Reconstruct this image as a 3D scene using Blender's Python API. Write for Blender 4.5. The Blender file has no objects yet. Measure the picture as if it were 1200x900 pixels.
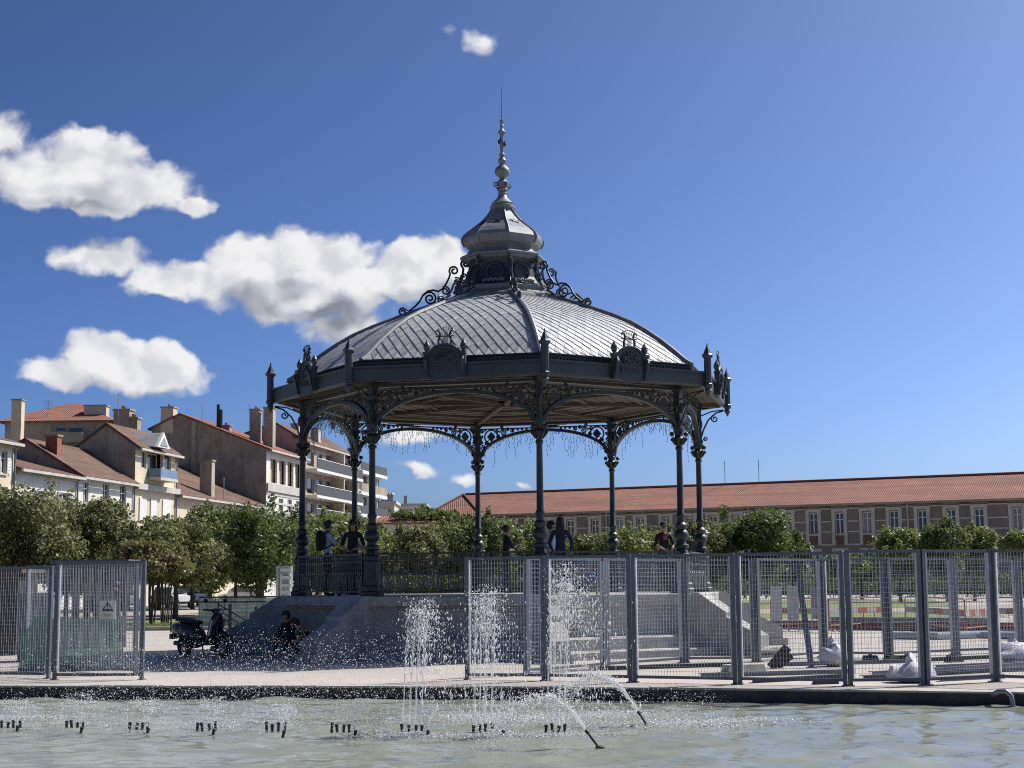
import bpy, bmesh, math, random
import numpy as np
from mathutils import Vector, Matrix, Euler
random.seed(7); RNG = np.random.default_rng(7)
SC = bpy.context.scene
COL = SC.collection
R = math.radians

# ------------------------------------------------------------------ camera
CAM_H = 1.6; FPX = 1800.0; HORIZON = 681.0; ROLL = 0.0091
PITCH = math.atan((HORIZON - 450) / FPX)
FWD = Vector((0, math.cos(PITCH), math.sin(PITCH)))
UP0 = Vector((0, -math.sin(PITCH), math.cos(PITCH)))
RT0 = Vector((1, 0, 0))
RT = RT0 * math.cos(ROLL) - UP0 * math.sin(ROLL)
UP = RT0 * math.sin(ROLL) + UP0 * math.cos(ROLL)
cd = bpy.data.cameras.new('camera'); cam = bpy.data.objects.new('camera', cd); COL.objects.link(cam)
cam.matrix_world = Matrix(((RT.x, UP.x, -FWD.x, 0), (RT.y, UP.y, -FWD.y, 0), (RT.z, UP.z, -FWD.z, CAM_H), (0, 0, 0, 1)))
cd.sensor_width = 36; cd.lens = FPX / 1200 * 36; cd.clip_end = 8000; cd.clip_start = 0.1
SC.camera = cam

def ray(px, py):
    return FWD * FPX + RT * (px - 600) + UP * (450 - py)
def at(px, py, Y):                      # survey: where a sight line meets the plane at depth Y
    d = ray(px, py); d = d * (Y / d.y); return Vector((d.x, d.y, d.z + CAM_H))
def gnd(px, py, z=0.0):                 # survey: where a sight line meets level z
    d = ray(px, py); d = d * ((z - CAM_H) / d.z); return Vector((d.x, d.y, z))

# ------------------------------------------------------------------ light
SUN_EL, SUN_AZ = 47.5, 58.0             # azimuth clockwise from +Y (the view direction)
sd = Vector((math.sin(R(SUN_AZ)) * math.cos(R(SUN_EL)), math.cos(R(SUN_AZ)) * math.cos(R(SUN_EL)), math.sin(R(SUN_EL))))
sl = bpy.data.lights.new('sun', 'SUN'); sl.energy = 5.0; sl.angle = R(0.53); sl.color = (1.0, 0.955, 0.88)
so = bpy.data.objects.new('sun', sl); COL.objects.link(so)
so.rotation_euler = (-sd).to_track_quat('-Z', 'Y').to_euler(); so.location = (30, 10, 60)

W = bpy.data.worlds.new('World'); SC.world = W; W.use_nodes = True
class NT:
    """tiny helper to write node math"""
    def __init__(s, nt): s.nt = nt
    def n(s, t, **kw):
        x = s.nt.nodes.new(t)
        for k, v in kw.items(): setattr(x, k, v)
        return x
    def set(s, sock, v):
        if hasattr(v, 'is_linked') or isinstance(v, bpy.types.NodeSocket): s.nt.links.new(v, sock)
        else: sock.default_value = v
    def m(s, op, a, b=0.0, c=None, clamp=False):
        x = s.n('ShaderNodeMath', operation=op, use_clamp=clamp); s.set(x.inputs[0], a); s.set(x.inputs[1], b)
        if c is not None: s.set(x.inputs[2], c)
        return x.outputs[0]
    def step(s, v, lo, hi, a=0.0, b=1.0):
        x = s.n('ShaderNodeMapRange', interpolation_type='SMOOTHSTEP'); s.set(x.inputs[0], v)
        x.inputs[1].default_value = lo; x.inputs[2].default_value = hi; x.inputs[3].default_value = a; x.inputs[4].default_value = b
        return x.outputs[0]
    def noise(s, vec, scale, detail=4, rough=0.55, dist=0.0, lac=2.0):
        x = s.n('ShaderNodeTexNoise'); s.set(x.inputs['Vector'], vec); x.inputs['Scale'].default_value = scale
        x.inputs['Detail'].default_value = detail; x.inputs['Roughness'].default_value = rough; x.inputs['Distortion'].default_value = dist
        x.inputs['Lacunarity'].default_value = lac
        return x.outputs['Fac'] if 'Fac' in x.outputs else x.outputs[0]
    def mix(s, f, a, b, mode='MIX'):
        x = s.n('ShaderNodeMix', data_type='RGBA', blend_type=mode); s.set(x.inputs[0], f); s.set(x.inputs[6], a); s.set(x.inputs[7], b)
        return x.outputs[2]
    def link(s, a, b): s.nt.links.new(a, b)

def build_world():
    nt = W.node_tree; nt.nodes.clear(); N = NT(nt)
    sky = N.n('ShaderNodeTexSky', sky_type='NISHITA', sun_disc=False)
    sky.sun_elevation = R(SUN_EL); sky.sun_rotation = R(SUN_AZ)
    sky.altitude = 0; sky.air_density = 0.45; sky.dust_density = 2.0; sky.ozone_density = 6.0
    gm = N.n('ShaderNodeGamma'); gm.inputs[1].default_value = 1.5; N.link(sky.outputs[0], gm.inputs[0])
    tint = N.mix(1.0, gm.outputs[0], (0.681, 0.716, 0.675, 1), 'MULTIPLY')
    b1 = N.n('ShaderNodeBackground'); N.link(tint, b1.inputs[0]); b1.inputs[1].default_value = 0.078
    geo = N.n('ShaderNodeTexCoord'); sep = N.n('ShaderNodeSeparateXYZ'); N.link(geo.outputs['Generated'], sep.inputs[0])
    x, y, z = sep.outputs
    az = N.m('ARCTAN2', x, y); el = N.m('ARCSINE', z)
    clouds = [  # centre x, y, half width, half height (survey pixels), share of height below the middle, weight
        (112, 190, 62, 44, 1.0, 1), (45, 212, 75, 42, .8, 1), (165, 222, 78, 36, .8, .95), (-5, 160, 40, 46, .7, .6), (222, 240, 30, 16, .9, .8), (100, 232, 120, 26, .8, .8),
        (305, 312, 74, 44, .9, 1), (345, 300, 60, 36, 1, .95), (385, 322, 95, 50, 1.0, 1), (480, 316, 75, 44, 1.0, 1), (520, 300, 30, 24, 1, .9), (355, 352, 115, 44, .9, .9), (410, 385, 85, 32, .9, .7),
        (125, 306, 58, 26, .8, .75), (195, 330, 66, 30, .8, .92), (250, 330, 50, 26, .9, .85),
        (118, 416, 50, 32, .9, .95), (172, 434, 76, 38, .9, 1), (64, 440, 46, 24, .8, .9),
        (569, 46, 30, 15, 1, .22), (488, 549, 34, 11, 1, .40), (545, 560, 20, 8, 1, .30), (480, 510, 55, 13, 1, .5), (611, 569, 11, 5, 1, .4),
        (-190, 330, 110, 45, .8, 1), (1500, 420, 110, 40, .8, .9)]
    def ang(px, py):
        d = ray(px, py).normalized(); return math.atan2(d.x, d.y), math.asin(d.z)
    comb = N.n('ShaderNodeCombineXYZ'); N.link(az, comb.inputs[0]); N.link(el, comb.inputs[1])
    # shared warp so that outlines billow
    wn = N.n('ShaderNodeTexNoise'); N.link(comb.outputs[0], wn.inputs['Vector']); wn.inputs['Scale'].default_value = 42; wn.inputs['Detail'].default_value = 4; wn.inputs['Roughness'].default_value = .55
    ws = N.n('ShaderNodeVectorMath', operation='SUBTRACT'); N.link(wn.outputs['Color'], ws.inputs[0]); ws.inputs[1].default_value = (.5, .5, .5)
    wm = N.n('ShaderNodeVectorMath', operation='SCALE'); N.link(ws.outputs[0], wm.inputs[0]); wm.inputs['Scale'].default_value = .018
    wa = N.n('ShaderNodeVectorMath', operation='ADD'); N.link(comb.outputs[0], wa.inputs[0]); N.link(wm.outputs[0], wa.inputs[1]); wsep = N.n('ShaderNodeSeparateXYZ'); N.link(wa.outputs[0], wsep.inputs[0]); azw, elw = wsep.outputs[0], wsep.outputs[1]
    def fields(da, de):
        F = G_ = None
        for (cx, cy, rx, ry, dn, w) in clouds:
            a0, e0 = ang(cx, cy); ra = rx / FPX; re = ry / FPX
            ux = N.m('MULTIPLY', N.m('SUBTRACT', azw, a0), 1 / ra); uxx = N.m('MULTIPLY', ux, ux); u0 = N.m('SUBTRACT', elw, e0); res = []
            for d in (0.0, de):
                uy = N.m('ADD', u0, d) if d else u0
                uy = N.m('MAXIMUM', N.m('MULTIPLY', uy, 1 / re), N.m('MULTIPLY', uy, -1 / (re * dn)))
                res.append(N.m('MULTIPLY_ADD', N.m('SQRT', N.m('MULTIPLY_ADD', uy, uy, uxx)), -w, w))
            F = res[0] if F is None else N.m('SMOOTH_MAX', F, res[0], 0.15)
            G_ = res[1] if G_ is None else N.m('SMOOTH_MAX', G_, res[1], 0.15)
        return F, G_
    def tex(da, de):
        mp = N.n('ShaderNodeMapping'); N.link(wa.outputs[0], mp.inputs[0]); mp.inputs['Location'].default_value = (da, de, 0.31)
        mp.inputs['Scale'].default_value = (1, 1.2, 1)
        out = N.m('MULTIPLY', N.m('SUBTRACT', N.noise(mp.outputs[0], 30, 6, 0.58, 0.0), 0.5), 1.25)
        for sc_, am in ((34, .50), (85, .24)):        # cauliflower lobes at three sizes
            vo = N.n('ShaderNodeTexVoronoi', feature='SMOOTH_F1'); N.link(mp.outputs[0], vo.inputs['Vector']); vo.inputs['Scale'].default_value = sc_; vo.inputs['Smoothness'].default_value = .35
            out = N.m('ADD', out, N.m('MULTIPLY', N.m('SUBTRACT', .45, vo.outputs['Distance']), am * 1.5))
        return out
    F0, F1 = fields(0, 0.026); T0 = tex(0, 0); T1 = tex(0.007, 0.009)
    d0 = N.m('ADD', N.m('MULTIPLY', F0, 1.8), T0)
    alpha = N.m('MULTIPLY', N.step(d0, -0.05, 0.55), N.step(F0, -0.35, 0.0))
    small = N.step(N.m('SUBTRACT', T0, T1), -0.42, 0.30)                # lobe by lobe shading painted in, brighter towards the sun's side
    low = N.step(N.m('SUBTRACT', F1, F0), -0.30, 0.34)                  # grey shade painted onto the thick underside
    body = N.step(F0, .10, .75)
    br = N.m('SUBTRACT', N.m('ADD', 0.80, N.m('MULTIPLY', small, 0.22)), N.m('MULTIPLY', N.m('MULTIPLY', low, N.m('ADD', .45, N.m('MULTIPLY', body, .55))), 0.56))
    colr = N.n('ShaderNodeValToRGB'); N.link(br, colr.inputs[0])
    e = colr.color_ramp.elements; e[0].position = 0.38; e[0].color = (0.27, 0.30, 0.37, 1); e[1].position = 1.0; e[1].color = (1.0, 1.0, 1.02, 1)
    m_ = colr.color_ramp.elements.new(0.68); m_.color = (0.60, 0.63, 0.70, 1)
    b2 = N.n('ShaderNodeBackground'); N.link(colr.outputs[0], b2.inputs[0]); b2.inputs[1].default_value = 0.68
    mx = N.n('ShaderNodeMixShader'); N.link(alpha, mx.inputs[0]); N.link(b1.outputs[0], mx.inputs[1]); N.link(b2.outputs[0], mx.inputs[2])
    out = N.n('ShaderNodeOutputWorld'); N.link(mx.outputs[0], out.inputs[0])
build_world()
SC.view_settings.view_transform = 'Standard'; SC.view_settings.look = 'None'
SC.view_settings.exposure = 0.36; SC.view_settings.gamma = 1.0; SC.view_settings.use_curve_mapping = False
SC.render.engine = 'CYCLES'; SC.cycles.filter_width = 1.05; SC.cycles.use_denoising = False; SC.cycles.sample_clamp_indirect = 3.0
SC.cycles.max_bounces = 6; SC.cycles.diffuse_bounces = 3; SC.cycles.glossy_bounces = 3; SC.cycles.transmission_bounces = 6; SC.cycles.transparent_max_bounces = 12
SC.cycles.caustics_reflective = False; SC.cycles.caustics_refractive = False

# ------------------------------------------------------------------ materials
def lin(r, g, b):
    f = lambda v: (v / 255 / 12.92) if v / 255 <= 0.04045 else ((v / 255 + 0.055) / 1.055) ** 2.4
    return (f(r), f(g), f(b))
MATS = {}
def mat(name, c1, c2=None, scale=3.0, rough=0.6, metal=0.0, bump=0.0, bscale=None, spec=0.5, detail=5, extra=None):
    """procedural principled surface: two tones mixed by noise, a little fine relief"""
    m = bpy.data.materials.new(name); m.use_nodes = True; nt = m.node_tree; N = NT(nt)
    p = nt.nodes['Principled BSDF']; p.inputs['Roughness'].default_value = rough; p.inputs['Metallic'].default_value = metal
    p.inputs['Specular IOR Level'].default_value = spec
    tc = N.n('ShaderNodeTexCoord'); v = tc.outputs['Object']
    c2 = c2 or tuple(min(1, x * 0.78) for x in c1)
    f = N.step(N.noise(v, scale, detail, 0.62), 0.32, 0.68)
    colr = N.mix(f, (*c1, 1), (*c2, 1)); 
    if extra: colr = extra(N, v, colr, p)
    N.link(colr, p.inputs['Base Color'])
    r2 = N.m('ADD', rough - 0.06, N.m('MULTIPLY', N.noise(v, scale * 2.3, 4), 0.14), clamp=True); N.link(r2, p.inputs['Roughness'])
    if bump:
        b = N.n('ShaderNodeBump'); b.inputs['Strength'].default_value = min(1.0, bump); b.inputs['Distance'].default_value = 0.02
        N.link(N.noise(v, bscale or scale * 8, 4, 0.6), b.inputs['Height']); N.link(b.outputs[0], p.inputs['Normal'])
    MATS[name] = m; return m

def stains(dark, amt, sc=0.35):
    def f(N, v, c, p):
        mp = N.n('ShaderNodeMapping'); N.link(v, mp.inputs[0]); mp.inputs['Scale'].default_value = (1, 1, 0.35)
        s = N.step(N.noise(mp.outputs[0], sc * 4, 7, 0.7), 0.45, 0.75); return N.mix(N.m('MULTIPLY', s, amt), c, (*dark, 1))
    return f
# ------------------------------------------------------------------ mesh builder
class MB:
    def __init__(s): s.v = []; s.f = []; s.mi = []; s.cur = 0
    def quad(s, *pts):
        i = len(s.v); s.v += [tuple(p) for p in pts]; s.f.append(tuple(range(i, i + len(pts)))); s.mi.append(s.cur); return s
    def hull8(s, a):                          # 8 points: bottom 4 ccw, top 4
        i = len(s.v); s.v += [tuple(p) for p in a]
        for q in ((3, 2, 1, 0), (4, 5, 6, 7), (0, 1, 5, 4), (1, 2, 6, 5), (2, 3, 7, 6), (3, 0, 4, 7)):
            s.f.append(tuple(i + k for k in q)); s.mi.append(s.cur)
        return s
    def box(s, x0, x1, y0, y1, z0, z1):
        return s.hull8([(x0, y0, z0), (x1, y0, z0), (x1, y1, z0), (x0, y1, z0), (x0, y0, z1), (x1, y0, z1), (x1, y1, z1), (x0, y1, z1)])
    def bar(s, p, q, w, h=None, up=(0, 0, 1)):  # square bar from p to q
        p = Vector(p); q = Vector(q); h = h or w; d = (q - p); 
        if d.length < 1e-6: return s
        d.normalize(); u = Vector(up)
        if abs(d.dot(u)) > 0.98: u = Vector((0, 1, 0))
        a = d.cross(u).normalized() * (w / 2); b = a.cross(d).normalized() * (h / 2)
        return s.hull8([p - a - b, p + a - b, q + a - b, q - a - b, p - a + b, p + a + b, q + a + b, q - a + b])
    def tube(s, path, rad, n=8, cap=True, closed=False):
        path = [Vector(p) for p in path]; L = len(path)
        rads = rad if isinstance(rad, (list, tuple)) else [rad] * L
        rings = []; ref = None
        for k in range(L):
            if closed: t = path[(k + 1) % L] - path[k - 1]
            else: t = path[min(k + 1, L - 1)] - path[max(k - 1, 0)]
            if t.length < 1e-9: t = Vector((0, 0, 1))
            t.normalize()
            if ref is None:
                ref = Vector((0, 0, 1)) if abs(t.z) < 0.9 else Vector((1, 0, 0))
            a = (ref - t * ref.dot(t)); 
            if a.length < 1e-6: a = t.orthogonal()
            a.normalize(); b = t.cross(a); ref = a
            i = len(s.v)
            for j in range(n):
                w = 2 * math.pi * j / n; s.v.append(tuple(path[k] + (a * math.cos(w) + b * math.sin(w)) * rads[k]))
            rings.append(i)
        for k in range(L if closed else L - 1):
            i0 = rings[k]; i1 = rings[(k + 1) % L]
            for j in range(n):
                s.f.append((i0 + j, i0 + (j + 1) % n, i1 + (j + 1) % n, i1 + j)); s.mi.append(s.cur)
        if cap and not closed:
            s.f.append(tuple(reversed(range(rings[0], rings[0] + n)))); s.mi.append(s.cur)
            s.f.append(tuple(range(rings[-1], rings[-1] + n))); s.mi.append(s.cur)
        return s
    def lathe(s, prof, n=16, c=(0, 0, 0), phase=0.0, cap=True):
        base = len(s.v)
        for (r, z) in prof:
            for j in range(n):
                a = 2 * math.pi * j / n + phase; s.v.append((c[0] + r * math.sin(a), c[1] - r * math.cos(a), c[2] + z))
        for k in range(len(prof) - 1):
            for j in range(n):
                s.f.append((base + k * n + j, base + k * n + (j + 1) % n, base + (k + 1) * n + (j + 1) % n, base + (k + 1) * n + j)); s.mi.append(s.cur)
        if cap:
            s.f.append(tuple(reversed(range(base, base + n)))); s.mi.append(s.cur)
            e = base + (len(prof) - 1) * n; s.f.append(tuple(range(e, e + n))); s.mi.append(s.cur)
        return s
    def extrude(s, poly, o, u, v, w):          # poly in (u,v) at o, thickness vector w, centred
        o, u, v, w = Vector(o), Vector(u), Vector(v), Vector(w); n = len(poly); i = len(s.v)
        for sg in (-0.5, 0.5):
            for (a, b) in poly: s.v.append(tuple(o + u * a + v * b + w * sg))
        s.f.append(tuple(reversed(range(i, i + n)))); s.mi.append(s.cur)
        s.f.append(tuple(range(i + n, i + 2 * n))); s.mi.append(s.cur)
        for k in range(n):
            s.f.append((i + k, i + (k + 1) % n, i + n + (k + 1) % n, i + n + k)); s.mi.append(s.cur)
        return s
    def ball(s, c, rx, ry=None, rz=None, nu=10, nv=7, wob=0.0, rng=random):
        ry = ry or rx; rz = rz or rx; base = len(s.v)
        for k in range(nv + 1):
            th = math.pi * k / nv
            for j in range(nu):
                ph = 2 * math.pi * j / nu; q = 1 + (rng.uniform(-wob, wob) if 0 < k < nv else 0)
                s.v.append((c[0] + rx * q * math.sin(th) * math.cos(ph), c[1] + ry * q * math.sin(th) * math.sin(ph), c[2] - rz * q * math.cos(th)))
        for k in range(nv):
            for j in range(nu):
                s.f.append((base + k * nu + j, base + k * nu + (j + 1) % nu, base + (k + 1) * nu + (j + 1) % nu, base + (k + 1) * nu + j)); s.mi.append(s.cur)
        return s
    def loft(s, secs, n=14, power=2.6):        # sections along x: (x, yc, zc, half width, half height)
        base = len(s.v)
        for (x, yc, zc, hw, hh) in secs:
            for j in range(n):
                a = 2 * math.pi * j / n; ca, sa = math.cos(a), math.sin(a)
                s.v.append((x, yc + hw * math.copysign(abs(ca) ** (2 / power), ca), zc + hh * math.copysign(abs(sa) ** (2 / power), sa)))
        for k in range(len(secs) - 1):
            for j in range(n):
                s.f.append((base + k * n + j, base + (k + 1) * n + j, base + (k + 1) * n + (j + 1) % n, base + k * n + (j + 1) % n)); s.mi.append(s.cur)
        s.f.append(tuple(range(base, base + n))); s.mi.append(s.cur)
        e = base + (len(secs) - 1) * n; s.f.append(tuple(reversed(range(e, e + n)))); s.mi.append(s.cur)
        return s
    def mesh(s, name, mats, smooth=False):
        me = bpy.data.meshes.new(name); me.from_pydata(s.v, [], s.f)
        for m in (mats if isinstance(mats, (list, tuple)) else [mats]): me.materials.append(m)
        if len(me.materials) > 1: me.polygons.foreach_set('material_index', s.mi)
        if smooth:
            me.polygons.foreach_set('use_smooth', [True] * len(me.polygons))
            try: me.set_sharp_from_angle(angle=R(38))
            except Exception: pass
        me.update(); return me
    def build(s, name, mats, parent=None, smooth=False, **kw):
        return link(name, s.mesh(name, mats, smooth), parent, **kw)
def link(name, me, parent=None, label=None, cat=None, group=None, kind=None, loc=None, rz=None, matrix=None):
    o = bpy.data.objects.new(name, me); COL.objects.link(o); o.parent = parent
    if loc is not None: o.location = loc
    if rz is not None: o.rotation_euler = (0, 0, rz)
    if matrix is not None: o.matrix_local = matrix
    return tag(o, label, cat, group, kind)
def tag(o, label=None, cat=None, group=None, kind=None):
    for k, v in (('label', label), ('category', cat), ('group', group), ('kind', kind)):
        if v: o[k] = v
    return o
def thing(name, label, cat, loc=(0, 0, 0), rz=0.0, group=None):
    return link(name, None, None, label, cat, group, loc=loc, rz=rz)
def copy_tree(o, parent=None):
    c = o.copy(); COL.objects.link(c); c.parent = parent
    for ch in KIDS(o): copy_tree(ch, c)
    return c
def KIDS(o): return [x for x in COL.objects if x.parent is o] if False else list(o.children)
def fast_mesh(name, verts, faces, mats, mi=None, smooth=False):   # numpy arrays: verts (n,3), faces (m,k)
    me = bpy.data.meshes.new(name); n, (m, k) = len(verts), faces.shape
    me.vertices.add(n); me.vertices.foreach_set('co', np.asarray(verts, dtype=np.float32).ravel())
    me.loops.add(m * k); me.loops.foreach_set('vertex_index', faces.astype(np.int32).ravel())
    me.polygons.add(m); me.polygons.foreach_set('loop_start', np.arange(0, m * k, k, dtype=np.int32))
    for x in (mats if isinstance(mats, (list, tuple)) else [mats]): me.materials.append(x)
    if mi is not None: me.polygons.foreach_set('material_index', mi.astype(np.int32))
    if smooth: me.polygons.foreach_set('use_smooth', np.ones(m, dtype=bool))
    me.update(calc_edges=True); return me
def droplets(pts, sizes, stretch=None):
    """octahedral drops"""
    pts = np.asarray(pts, dtype=np.float32); n = len(pts); s = np.asarray(sizes, dtype=np.float32)[:, None]
    o = np.array([(1, 0, 0), (0, 1, 0), (-1, 0, 0), (0, -1, 0), (0, 0, 1), (0, 0, -1)], dtype=np.float32)
    st = np.ones((n, 3), dtype=np.float32) if stretch is None else np.asarray(stretch, dtype=np.float32)
    v = (pts[:, None, :] + o[None] * (s * st)[:, None, :]).reshape(-1, 3)
    f = np.array([(0, 1, 4), (1, 2, 4), (2, 3, 4), (3, 0, 4), (1, 0, 5), (2, 1, 5), (3, 2, 5), (0, 3, 5)])
    F = (f[None] + (np.arange(n) * 6)[:, None, None]).reshape(-1, 3)
    return v, F

def spiral(c, r0, r1, turns, a0, n=22, sgn=1):   # flat spiral in 2D
    out = []
    for k in range(n + 1):
        t = k / n; r = r0 + (r1 - r0) * t; a = a0 + sgn * turns * 2 * math.pi * t
        out.append((c[0] + r * math.cos(a), c[1] + r * math.sin(a)))
    return out

# ------------------------------------------------------------------ setting
def paving(N, v, c, p):
    sp = N.noise(v, 9.0, 8, 0.75); big = N.step(N.noise(v, 0.09, 4, 0.6), 0.4, 0.62)
    c = N.mix(N.m('MULTIPLY', N.step(sp, 0.42, 0.75), 0.35), c, (0.20, 0.19, 0.175, 1))
    c = N.mix(N.m('MULTIPLY', big, 0.22), c, (0.30, 0.27, 0.235, 1))
    st = N.step(N.noise(v, 0.55, 6, 0.7), 0.56, 0.66)
    return N.mix(N.m('MULTIPLY', st, 0.18), c, (0.13, 0.125, 0.12, 1))
M_GROUND = mat('plaza_sand_concrete', (0.40, 0.365, 0.325), (0.34, 0.31, 0.28), 0.6, 0.9, bump=0.5, bscale=30, extra=paving)
M_WALK = mat('pink_walk', (0.44, 0.385, 0.345), (0.38, 0.335, 0.30), 0.8, 0.88, bump=0.4, bscale=35, extra=paving)
M_COPE = mat('coping_stone', (0.42, 0.39, 0.35), (0.30, 0.28, 0.25), 2.2, 0.85, bump=0.5)
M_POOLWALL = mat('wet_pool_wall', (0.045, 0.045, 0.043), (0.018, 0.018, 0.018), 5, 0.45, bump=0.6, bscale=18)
M_LAWN = mat('lawn', (0.10, 0.155, 0.035), (0.17, 0.18, 0.06), 0.8, 0.95, bump=0.6, bscale=12)
M_EARTH = mat('bare_earth', (0.33, 0.28, 0.22), (0.25, 0.21, 0.165), 0.7, 0.95, bump=0.5)
M_ROAD = mat('asphalt', (0.055, 0.055, 0.057), (0.075, 0.073, 0.07), 2, 0.9, bump=0.4)

EDGE = [(-26, 27.6), (-13, 25.75), (-6.9, 24.9), (-3.4, 24.35), (0, 23.8), (1.9, 23.3), (3.8, 22.72), (5.6, 22.15), (7.2, 21.62), (11, 20.3), (26, 15.0)]
def edge_y(x):
    for (a, b), (c, d) in zip(EDGE, EDGE[1:]):
        if a <= x <= c: return b + (d - b) * (x - a) / (c - a)
    return EDGE[0][1] if x < EDGE[0][0] else EDGE[-1][1]
WATER_Z = -0.19
g = MB()
for (a, b), (c, d) in zip(EDGE, EDGE[1:]):
    g.quad((a, b, 0), (c, d, 0), (c, 260, 0), (a, 260, 0))
g.quad((EDGE[0][0], 260, 0), (EDGE[-1][0], 260, 0), (EDGE[-1][0], 4000, 0), (EDGE[0][0], 4000, 0))
g.quad((-4000, -600, 0), (-26, -600, 0), (-26, 4000, 0), (-4000, 4000, 0))
g.quad((26, -600, 0), (4000, -600, 0), (4000, 4000, 0), (26, 4000, 0))
g.quad((-26, -600, 0), (26, -600, 0), (26, 4.0, 0), (-26, 4.0, 0))
g.build('ground', M_GROUND, kind='structure')
# pink walk between the shadowed plaza and the pool
g = MB()
for (a, b), (c, d) in zip(EDGE[:-1], EDGE[1:]):
    if c > 12: continue
    g.quad((a, b + .42, .004), (c, d + .42, .004), (c, d + 3.0, .004), (a, b + 3.0, .004))
g.build('walkway', M_WALK, kind='structure')
# pool edge: coping stones over a dark wall
pe = link('pool_edge', None, kind='structure')
g = MB()
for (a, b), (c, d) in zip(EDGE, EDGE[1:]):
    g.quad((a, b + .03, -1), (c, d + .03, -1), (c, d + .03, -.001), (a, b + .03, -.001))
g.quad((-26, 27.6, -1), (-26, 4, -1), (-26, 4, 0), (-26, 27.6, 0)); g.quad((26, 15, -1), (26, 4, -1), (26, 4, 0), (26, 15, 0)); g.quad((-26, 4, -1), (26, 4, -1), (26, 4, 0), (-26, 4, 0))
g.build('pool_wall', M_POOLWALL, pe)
x = -14.0; k = 0
while x < 12:
    L = random.uniform(1.15, 1.35); x1 = x + L - .012
    a = Vector((x, edge_y(x), 0)); b = Vector((x1, edge_y(x1), 0)); q = MB(); dz = random.uniform(-.004, .004)
    q.hull8([(a.x, a.y, -.018), (b.x, b.y, -.018), (b.x, b.y + .42, -.018), (a.x, a.y + .42, -.018), (a.x, a.y, .012 + dz), (b.x, b.y, .012 + dz), (b.x, b.y + .42, .012 + dz), (a.x, a.y + .42, .012 + dz)])
    q.build('coping_stone', M_COPE, pe); x += L
# water: real ripples on a grid plus fine relief
def make_water():
    m = bpy.data.materials.new('pool_water'); m.use_nodes = True; N = NT(m.node_tree); p = m.node_tree.nodes['Principled BSDF']
    tc = N.n('ShaderNodeTexCoord'); v = tc.outputs['Object']
    f = N.step(N.noise(v, 0.55, 4, 0.6), 0.35, 0.7)
    N.link(N.mix(f, (0.20, 0.215, 0.175, 1), (0.25, 0.265, 0.222, 1)), p.inputs['Base Color'])
    p.inputs['Roughness'].default_value = 0.03; p.inputs['IOR'].default_value = 1.33; p.inputs['Specular IOR Level'].default_value = 0.5
    mp = N.n('ShaderNodeMapping'); N.link(v, mp.inputs[0]); mp.inputs['Scale'].default_value = (1, 1.7, 1)
    b = N.n('ShaderNodeBump'); b.inputs['Strength'].default_value = 0.10; b.inputs['Distance'].default_value = 0.03
    N.link(N.noise(mp.outputs[0], 9, 4, 0.6), b.inputs['Height']); N.link(b.outputs[0], p.inputs['Normal'])
    xs = np.linspace(-26, 26, 860); ys = np.concatenate([np.linspace(4, 12, 24)[:-1], np.linspace(12, 27.6, 330)])
    X, Y = np.meshgrid(xs, ys); Z = np.zeros_like(X); rg = np.random.default_rng(3)
    for i in range(46):
        lam = 10 ** rg.uniform(math.log10(.26), math.log10(1.6)); an = rg.normal(math.pi / 2, 0.5); k = 2 * math.pi / lam
        Z += 0.0036 * lam ** 0.8 * np.sin(k * (X * math.cos(an) + Y * math.sin(an)) + rg.uniform(0, 6.28) + .6 * np.sin(X * rg.uniform(.2, .9) + Y * rg.uniform(.2, .9)))
    calm = 0.55 + 0.45 * np.sin(X * .35 + 1.2) * np.sin(Y * .5 + X * .1)
    # rings spreading from the jets
    for cx, cy, am in ((1.6, 19.4, .02), (.1, 18.9, .016), (-.9, 19.2, .014), (-3.6, 19.0, .008)):
        d = np.hypot(X - cx, Y - cy); Z += am * np.sin(d * 17) * np.exp(-d * 1.1)
    Z = WATER_Z + Z * (0.6 + .5 * calm)
    nx, ny = len(xs), len(ys); idx = np.arange(nx * ny).reshape(ny, nx)
    F = np.stack([idx[:-1, :-1], idx[:-1, 1:], idx[1:, 1:], idx[1:, :-1]], -1).reshape(-1, 4)
    V = np.stack([X, Y, Z], -1).reshape(-1, 3)
    # keep the sheet inside the pool
    cy = (V[F].mean(1)); keep = np.array([y < edge_y(x) + .3 for x, y in cy[:, :2]]); F = F[keep]
    link('water', fast_mesh('water', V, F, m, smooth=True), kind='structure')
make_water()
# lawns, planting strip and the street far behind
def sheet(name, pts, z, m):
    g = MB(); g.quad(*[(x, y, z) for x, y in pts]); return g.build(name, m, kind='structure')
def G2(*pp): return [tuple(gnd(x, y)[:2]) for x, y in pp]
sheet('lawn', [(-20, 54.5), (-8.6, 54.5), (-8.8, 70), (-24, 70)], .005, M_LAWN)
sheet('lawn', [(8.5, 63), (19.5, 61), (31, 116), (12, 121)], .005, M_LAWN)
sheet('path', [(-60, 72), (40, 72), (40, 84), (-60, 84)], .006, M_EARTH)
sheet('road', [(-38, 60), (-30, 60), (0, 215), (-8, 215)], .007, M_ROAD)
g = MB(); g.box(-20, -8.5, 54.2, 54.5, 0, .13); g.build('kerb', M_COPE, kind='structure')

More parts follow.
